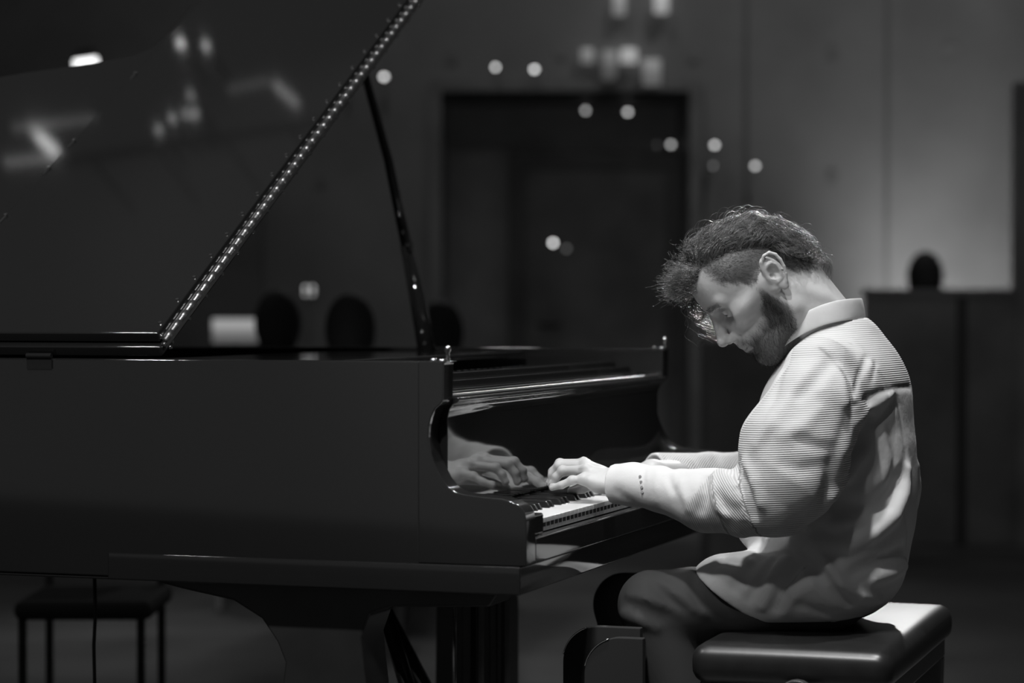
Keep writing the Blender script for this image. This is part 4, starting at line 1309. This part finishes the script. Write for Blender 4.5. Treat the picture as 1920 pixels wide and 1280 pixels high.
# ---- trousers
tr = Field((-.24, .22, .06), (.62, .92, .62), .0055)
tr.chain([HIPL + V3([0, 0, -.01]), P(1400, 1132, .42), P(1300, 1132, .405), KNL], [.060, .060, .066, .060], k=.015)
tr.chain([HIPR + V3([0, 0, -.01]), P(1400, 1125, .70), KNR], [.060, .060, .058], k=.015)
tr.ell(P(1560, 1118, .56), (.10, .14, .045), k=.04)
KL2 = KNL + V3([.004, 0, -.01])
tr.chain([KL2, (KL2 + ANL) / 2 + V3([.02, 0, 0]), ANL + V3([0, 0, .03])], [.062, .060, .052], k=.02)
KR2 = KNR + V3([.0, 0, -.01])
tr.chain([KR2, (KR2 + ANR) / 2, ANR + V3([0, 0, .03])], [.058, .058, .05], k=.02)
tr.ridge(tr.path([(1176, 1114), (1210, 1122), (1250, 1135), (1275, 1148)]), .006, .008)
tr.ridge(tr.path([(1172, 1126), (1205, 1140), (1240, 1156)]), -.006, .012)
tr.ridge(tr.path([(1166, 1152), (1195, 1163), (1230, 1178)]), .009, .009)
tr.ridge(tr.path([(1240, 1092), (1270, 1118), (1300, 1140), (1325, 1152)]), .006, .009)
tr.ridge(tr.path([(1228, 1096), (1250, 1118), (1280, 1142)]), -.008, .010)
tr.ridge(tr.path([(1300, 1075), (1302, 1110), (1312, 1140)]), -.007, .007)
tr.plane(V3([0, 0, .462]), V3([0, 0, -1.]), .01, (.21, .2, .2), (.62, .95, .55))
v, q = tr.mesh()
trousers = fast_mesh('trousers', relax(v, q, 2), q, M['trousers'], person)
for an in (ANL, ANR):
    so = Field(an + V3([-.20, -.06, -.11]), an + V3([.09, .06, .03]), .004)
    so.chain([an + V3([.025, 0, -.055]), an + V3([-.06, 0, -.065]), an + V3([-.135, 0, -.072])], [.040, .036, .026], k=.02)
    so.cone(an + V3([.01, 0, -.05]), an + V3([.0, 0, .0]), .04, .038, k=.02)
    so.plane(V3([0, 0, .004]), V3([0, 0, -1.]), .002)
    v, q = so.mesh()
    fast_mesh('shoe', relax(v, q, 1), q, M['leather'], person)
# ---- hair: fine strands (long top and nape, cropped sides, beard, brows)
def surf(dirn, c=V3([.015, 0, .03])):
    t = .17
    while t > .02:
        if hd.at(c + dirn * t) < 0: return c + dirn * (t + .0005)
        t -= .002
    return c
def grad(p):
    e = .003
    g = V3([hd.at(p + V3([e, 0, 0])) - hd.at(p - V3([e, 0, 0])), hd.at(p + V3([0, e, 0])) - hd.at(p - V3([0, e, 0])), hd.at(p + V3([0, 0, e])) - hd.at(p - V3([0, 0, e]))])
    return g / (np.linalg.norm(g) + 1e-9)
def strands(name, paths, radii, mt):
    n = 3
    vs, qs = [], []
    base = 0
    ang_ = np.arange(n) * 2 * math.pi / n
    for pts, r in zip(paths, radii):
        k = len(pts)
        t = np.gradient(pts, axis=0); t /= np.linalg.norm(t, axis=1)[:, None] + 1e-12
        a = np.cross(t, [.3, .2, .93]); a /= np.linalg.norm(a, axis=1)[:, None] + 1e-9
        b_ = np.cross(t, a)
        rad = r * np.linspace(1, .35, k)[:, None, None]
        ring = pts[:, None] + rad * (a[:, None] * np.cos(ang_)[None, :, None] + b_[:, None] * np.sin(ang_)[None, :, None])
        vs.append(ring.reshape(-1, 3))
        i, j = np.meshgrid(np.arange(k - 1), np.arange(n), indexing='ij')
        qs.append(np.stack([i * n + j, i * n + (j + 1) % n, (i + 1) * n + (j + 1) % n, (i + 1) * n + j], -1).reshape(-1, 4) + base)
        base += k * n
    return fast_mesh(name, np.concatenate(vs), np.concatenate(qs), mt, person)
rg = np.random.default_rng(5)
GRAV = V3([0, 0, -1.]) @ HM.T              # world down, in head space
HX_ = [-.10, -.075, -.055, -.035, -.014, .010, .031, .060, .080, .10]
HZ_ = [-.060, -.045, .000, .034, .056, .072, .082, .090, .078, .078]
def lim(x): return np.interp(x, HX_, HZ_)
paths, radii = [], []
locks = {}
cnt = 0
while cnt < 6200:
    d_ = rg.normal(size=3); d_ /= np.linalg.norm(d_)
    if d_[2] < -.7: continue
    p0 = surf(d_)
    if p0[2] < lim(p0[0]): continue
    g = grad(p0)
    x = p0[0]
    key = (int((p0[0] + .2) * 75), int((p0[1] + .2) * 75), int((p0[2] + .2) * 60))
    if key not in locks: locks[key] = (rg.normal(size=3) * .22, rg.uniform(0, 6.28), rg.uniform(.75, 1.2), rg.uniform(.5, 1.3))
    jit, ph, ls, cu = locks[key]
    front = x > .062
    if front:
        flow = V3([.75, 0, .45]) + jit * 1.8; Ln = rg.uniform(.025, .045) * ls; curl = .0050; keep = .03; grav = .10; turn = .85
    elif x > -.04:
        # swept back from the forehead over the crown
        flow = V3([-.95, p0[1] * -1.5, .02]) + jit * .8; Ln = rg.uniform(.045, .075) * ls; curl = .0026 * cu; keep = .0050; grav = .0; turn = .55
    else:
        flow = V3([-.35, p0[1] * 1.0, -.9]) + jit; Ln = rg.uniform(.035, .06) * ls; curl = .0032 * cu; keep = .012; grav = .02; turn = .65
    fly = rg.random() < .025
    k = 14
    p = p0.copy(); pts = [p.copy()]
    dc = flow - g * (flow @ g) + g * (.45 if front or fly else .22)
    dc /= np.linalg.norm(dc)
    for i in range(k):
        dc = dc + GRAV * grav * .12 + rg.normal(size=3) * .03
        e = hd.at(p)
        gg = grad(p)
        if e < .003: dc = dc + gg * .5
        elif e > (keep + .012 * fly) and not front: dc = dc - gg * (.30 + .0 * e)
        dc /= np.linalg.norm(dc)
        p = p + dc * Ln / k
        a1 = np.cross(dc, gg); a1 /= np.linalg.norm(a1) + 1e-9; a2 = np.cross(dc, a1)
        w_ = ph + i * turn
        pts.append(p + (a1 * math.cos(w_) + a2 * math.sin(w_) * .6) * curl * min(1, i / 4) + rg.normal(size=3) * .0003)
    paths.append(h2w(V3(pts))); radii.append(rg.uniform(.00028, .00050))
    cnt += 1
# tuft tied on the crown
for j in range(520):
    c = V3([.046, rg.normal() * .014, .108]) + rg.normal(size=3) * .008
    dc = V3([-.10, rg.normal() * .5, .6]) + rg.normal(size=3) * .5; dc /= np.linalg.norm(dc)
    ph, k, Ln = rg.uniform(0, 6.28), 12, rg.uniform(.014, .026)
    p = c.copy(); pts = [p.copy()]
    for i in range(k):
        dc = dc + rg.normal(size=3) * .10 + V3([-.06, 0, -.08]); dc /= np.linalg.norm(dc)
        p = p + dc * Ln / k
        pts.append(p + V3([math.cos(ph + i * .9), math.sin(ph + i * .7), math.sin(ph + i)]) * .003)
    paths.append(h2w(V3(pts))); radii.append(rg.uniform(.0003, .00045))
# loose curls falling in front of the forehead, and one hanging past the nose on the far side
for j in range(760):
    m_ = rg.random()
    if m_ < .84:
        c = V3([.084, -.012 + rg.normal() * .022, .086]) + rg.normal(size=3) * .008; Ln = rg.uniform(.025, .050); d0 = V3([.8, 0, .35])
    else:
        c = V3([.098, -.040 + rg.normal() * .006, .060]) + rg.normal(size=3) * .004; Ln = rg.uniform(.06, .11); d0 = V3([.45, -.1, -.95])
    dc = d0 + rg.normal(size=3) * .28; dc /= np.linalg.norm(dc)
    q_ = int(m_ * 22)
    ph, k = q_ * 1.7 + rg.normal() * .25, 16
    p = c.copy(); pts = [p.copy()]
    for i in range(k):
        dc = dc + V3([-.05, 0, -.05]) + rg.normal(size=3) * .04; dc /= np.linalg.norm(dc)
        p = p + dc * Ln / k
        pts.append(p + V3([math.cos(ph + i * .8), math.sin(ph + i * .8), math.sin(ph + i * .8 + 1)]) * .0048 * min(1, i / 3))
    paths.append(h2w(V3(pts))); radii.append(rg.uniform(.0003, .00048))
strands('hair', paths, radii, M['hair'])

def soft(x, e0, e1): 
    t = np.clip((x - e0) / (e1 - e0), 0, 1); return t * t * (3 - 2 * t)
def m_under(p):
    x, y, z = p[..., 0], np.abs(p[..., 1]), p[..., 2]
    bot = np.interp(x, [-.10, -.07, -.045, -.02, .010, .018, .030, .045, .060, .075], [-.07, -.055, -.035, .010, .006, .002, .014, .034, .046, .060])
    z = z + .003 * np.sin(x * 420 + 1.3) + .002 * np.sin(x * 1100 + z * 700)
    return soft(z, bot - .007, bot + .009) * soft(lim(x) + .02 - z, 0, .004) * soft(y, .035, .045) * soft(.0775 - y, 0, .001) * soft(.074 - x, 0, .022)
def m_scalp(p): return soft(p[..., 2], lim(p[..., 0]) - .004, lim(p[..., 0]) + .004)
def m_beard(p):
    x, y, z = p[..., 0], np.abs(p[..., 1]), p[..., 2]
    top = np.interp(x, [-.004, .008, .014, .020, .028, .036, .046, .056, .066, .080, .09], [-.050, -.044, -.030, -.004, .000, -.020, -.036, -.046, -.050, -.048, -.046])
    top = top + .0025 * np.sin(x * 330) + .0015 * np.sin(x * 900 + z * 500)
    m = soft(top - z, -.006, .024) * soft(x, -.006 - .35 * (z + .03), .006 - .35 * (z + .03)) * soft(z, -.150, -.138)
    lips = (y < .024) & (z < -.0565) & (z > -.0725) & (x > .088)
    return np.where(lips, .45, m)
def m_beard_hair(p):
    x, y, z = p[..., 0], np.abs(p[..., 1]), p[..., 2]
    return np.where((y < .024) & (z < -.0565) & (z > -.0725) & (x > .088), 0., m_beard(p))
def short(name, test, count, length, r, comb, mt, spread=.4, lift=.4):
    paths, radii = [], []
    w = test(head_local)
    for i in rg.permutation(len(head_local)):
        if rg.random() > w[i]: continue
        p = head_local[i] + rg.normal(size=3) * .001
        g = grad(p)
        d_ = V3(comb) + rg.normal(size=3) * spread
        d_ = d_ - g * (d_ @ g) * .7 + g * lift; d_ /= np.linalg.norm(d_)
        Ln = length * rg.uniform(.6, 1.3)
        bend = rg.normal(size=3) * .4
        pts = [p]
        for j in range(4):
            d_ = d_ + bend * .15; d_ /= np.linalg.norm(d_)
            pts.append(pts[-1] + d_ * Ln / 4)
        paths.append(h2w(V3(pts))); radii.append(r * rg.uniform(.8, 1.2))
        if len(paths) >= count: break
    return strands(name, paths, radii, mt)
def m_brow(p):
    x, y, z = p[..., 0], np.abs(p[..., 1]), p[..., 2]
    return .9 * ((y > .012) & (y < .050) & (np.abs(z - (.0275 - np.abs(y - .03) * .15)) < .0040) & (x > .06))
short('cropped_side_hair', m_under, 9000, .0045, .00016, (-.6, 0, -.5), M['beard'], .25, .2)
short('beard', m_beard_hair, 7000, .0062, .00020, (.25, 0, -1.), M['beard'], .45, .35)
short('eyebrow', m_brow, 420, .006, .00020, (.1, 0, .3), M['beard'], .3, .3)
# the skin carries the same hair as stubble
stb = np.zeros(len(PERSON_V))
stb[:len(head_local)] = np.clip(m_under(head_local) * .85 + m_beard(head_local) * .85 + m_scalp(head_local) + m_brow(head_local) * .5, 0, 1)
float_attr(person, 'stubble', stb)
# ------------------------------------------------------------------ people and chairs in the dark of the hall
def listener(px, py_top, depth, label, hw=.078, shirt_c=.03, k_skin=.05, turn=0.):
    top = hpt(hp(px, depth), depth, hz(py_top, depth))
    o_ = top - V3([0, 0, .12])
    base = V3([o_[0], o_[1], 0])
    s_z = o_[2]
    fl = Field(o_ - V3([.34, .34, .95]), o_ + V3([.34, .34, .16]), .014)
    def W_(x, d_, z): return o_ + RT * x + FW0 * d_ + V3([0, 0, z])
    ax_ = [RT, FW0, V3([0, 0, 1.])]
    fl.ell(W_(0, 0, 0), (hw, hw * 1.2, .118), ax=ax_, k=.01)
    fl.ell(W_(0, -.06, -.05), (hw * .75, hw * .7, .07), ax=ax_, k=.03)
    fl.cone(W_(0, .01, -.08), W_(0, .03, -.2), .055, .06, k=.03)
    fl.ell(W_(0, .03, -.30), (.20, .10, .13), ax=ax_, k=.05)
    fl.ell(W_(0, .03, -.50), (.16, .11, .22), ax=ax_, k=.05)
    for s in (1, -1):
        fl.chain([W_(s * .19, .03, -.28), W_(s * .23, .0, -.52), W_(s * .10, -.20, -.58)], [.055, .045, .035], k=.03)
        fl.chain([W_(s * .09, .02, -.72), W_(s * .11, -.30, -.74)], [.085, .06], k=.03)
    v, q = fl.mesh()
    v[:, 2] = np.maximum(v[:, 2], .02)
    pn_ = fast_mesh('person', v, q, mat('listener_%d' % px, shirt_c, .85))
    tag(pn_, label, 'person')
    hr = Field(o_ - V3([.14, .14, .14]), o_ + V3([.14, .14, .16]), .010)
    hr.ell(W_(0, .02, .015), (hw * 1.12, hw * 1.2, .125), ax=ax_, k=.01)
    hr.ell(W_(0, -.09, -.04), (hw * .9, .07, .09), ax=ax_, k=.01, mode='cut')
    v, q = hr.mesh()
    fast_mesh('hair', v, q, mat('listener_hair_%d' % px, .015, .7), pn_)
    # the chair under them
    zs = o_[2] - .80
    ch = empty('audience_chair', V3([W_(0, 0, 0)[0], W_(0, 0, 0)[1], 0]))
    def cb(nm, lo, hi, parent=ch):
        b = MB(); b.box(lo, hi, HX, V3([o_[0], o_[1], 0])); return b.build(nm, M['cloth_dark'], parent, .01)
    cb('seat', (-.22, -.30, zs - .06), (.22, .12, zs - .015))
    cb('backrest', (-.22, .15, zs), (.22, .18, zs + .42))
    for ex in (-.2, .17):
        for ey in (-.28, .14):
            cb('leg', (ex, ey, 0.0), (ex + .03, ey + .03, zs - .06 if ey < 0 else zs + .1))
    return pn_, ch
for px, pt, dd, lab, lab2 in (
    (1736, 478, 11.75, 'dark-haired person behind the dark screen at the right, head above its top edge', 'chair hidden behind the screen under the dark-haired person'),
    (656, 560, 8.3, 'dark silhouette of a seated person seen left of the lid prop', 'dark chair under the silhouetted person left of the lid prop'),
    (520, 552, 9.0, 'dark silhouette of a seated person right of the lit panel', 'dark chair under the silhouetted person right of the lit panel'),
    (826, 572, 9.2, 'dark silhouette of a seated person just right of the lid prop base', 'dark chair of the silhouetted person right of the lid prop')):
    pn_, ch = listener(px, pt, dd, lab, shirt_c=.02)
    tag(ch, lab2, 'chair')

# an empty chair and a thin hanging cable beyond the piano, low at the left
def hall_chair(px, depth, zs, label):
    o_ = hpt(hp(px, depth), depth, 0)
    t = empty('hall_chair', o_); tag(t, label, 'chair')
    def cb(nm, lo, hi, bev=.012):
        b = MB(); b.box(lo, hi, HX, o_); return b.build(nm, mat('chair_fabric', .06, .8), t, bev)
    cb('seat', (-.16, -.22, zs - .05), (.20, .20, zs), .02)
    cb('backrest', (-.22, .18, zs + .05), (.10, .21, zs + .20), .05)
    for ex in (-.15, .16):
        for ey in (-.2, .17):
            cb('leg', (ex, ey, 0.0), (ex + .02, ey + .02, zs - .04 if ey < 0 else zs + .08), .002)
hall_chair(165, 6.5, .33, 'low dark empty chair on the stage floor beyond the piano tail')
cb_ = MB()
pc = [P(176, 1060, .30), P(179, 1150, .30), P(176, 1210, .30), P(178, 1300, .30)]
pc = [V3([p[0], .30, p[2]]) for p in pc] + [V3([P(178, 1300, .30)[0], .30, .012]), V3([P(178, 1300, .30)[0] - .3, .5, .012])]
pc[0] = V3([pc[0][0], .30, .617])
cb_.tube(pc, .0035, 6)
tag(cb_.build('cable', M['black_metal'], None, smooth=True), 'thin dark cable hanging down from under the piano case to the floor', 'cable')
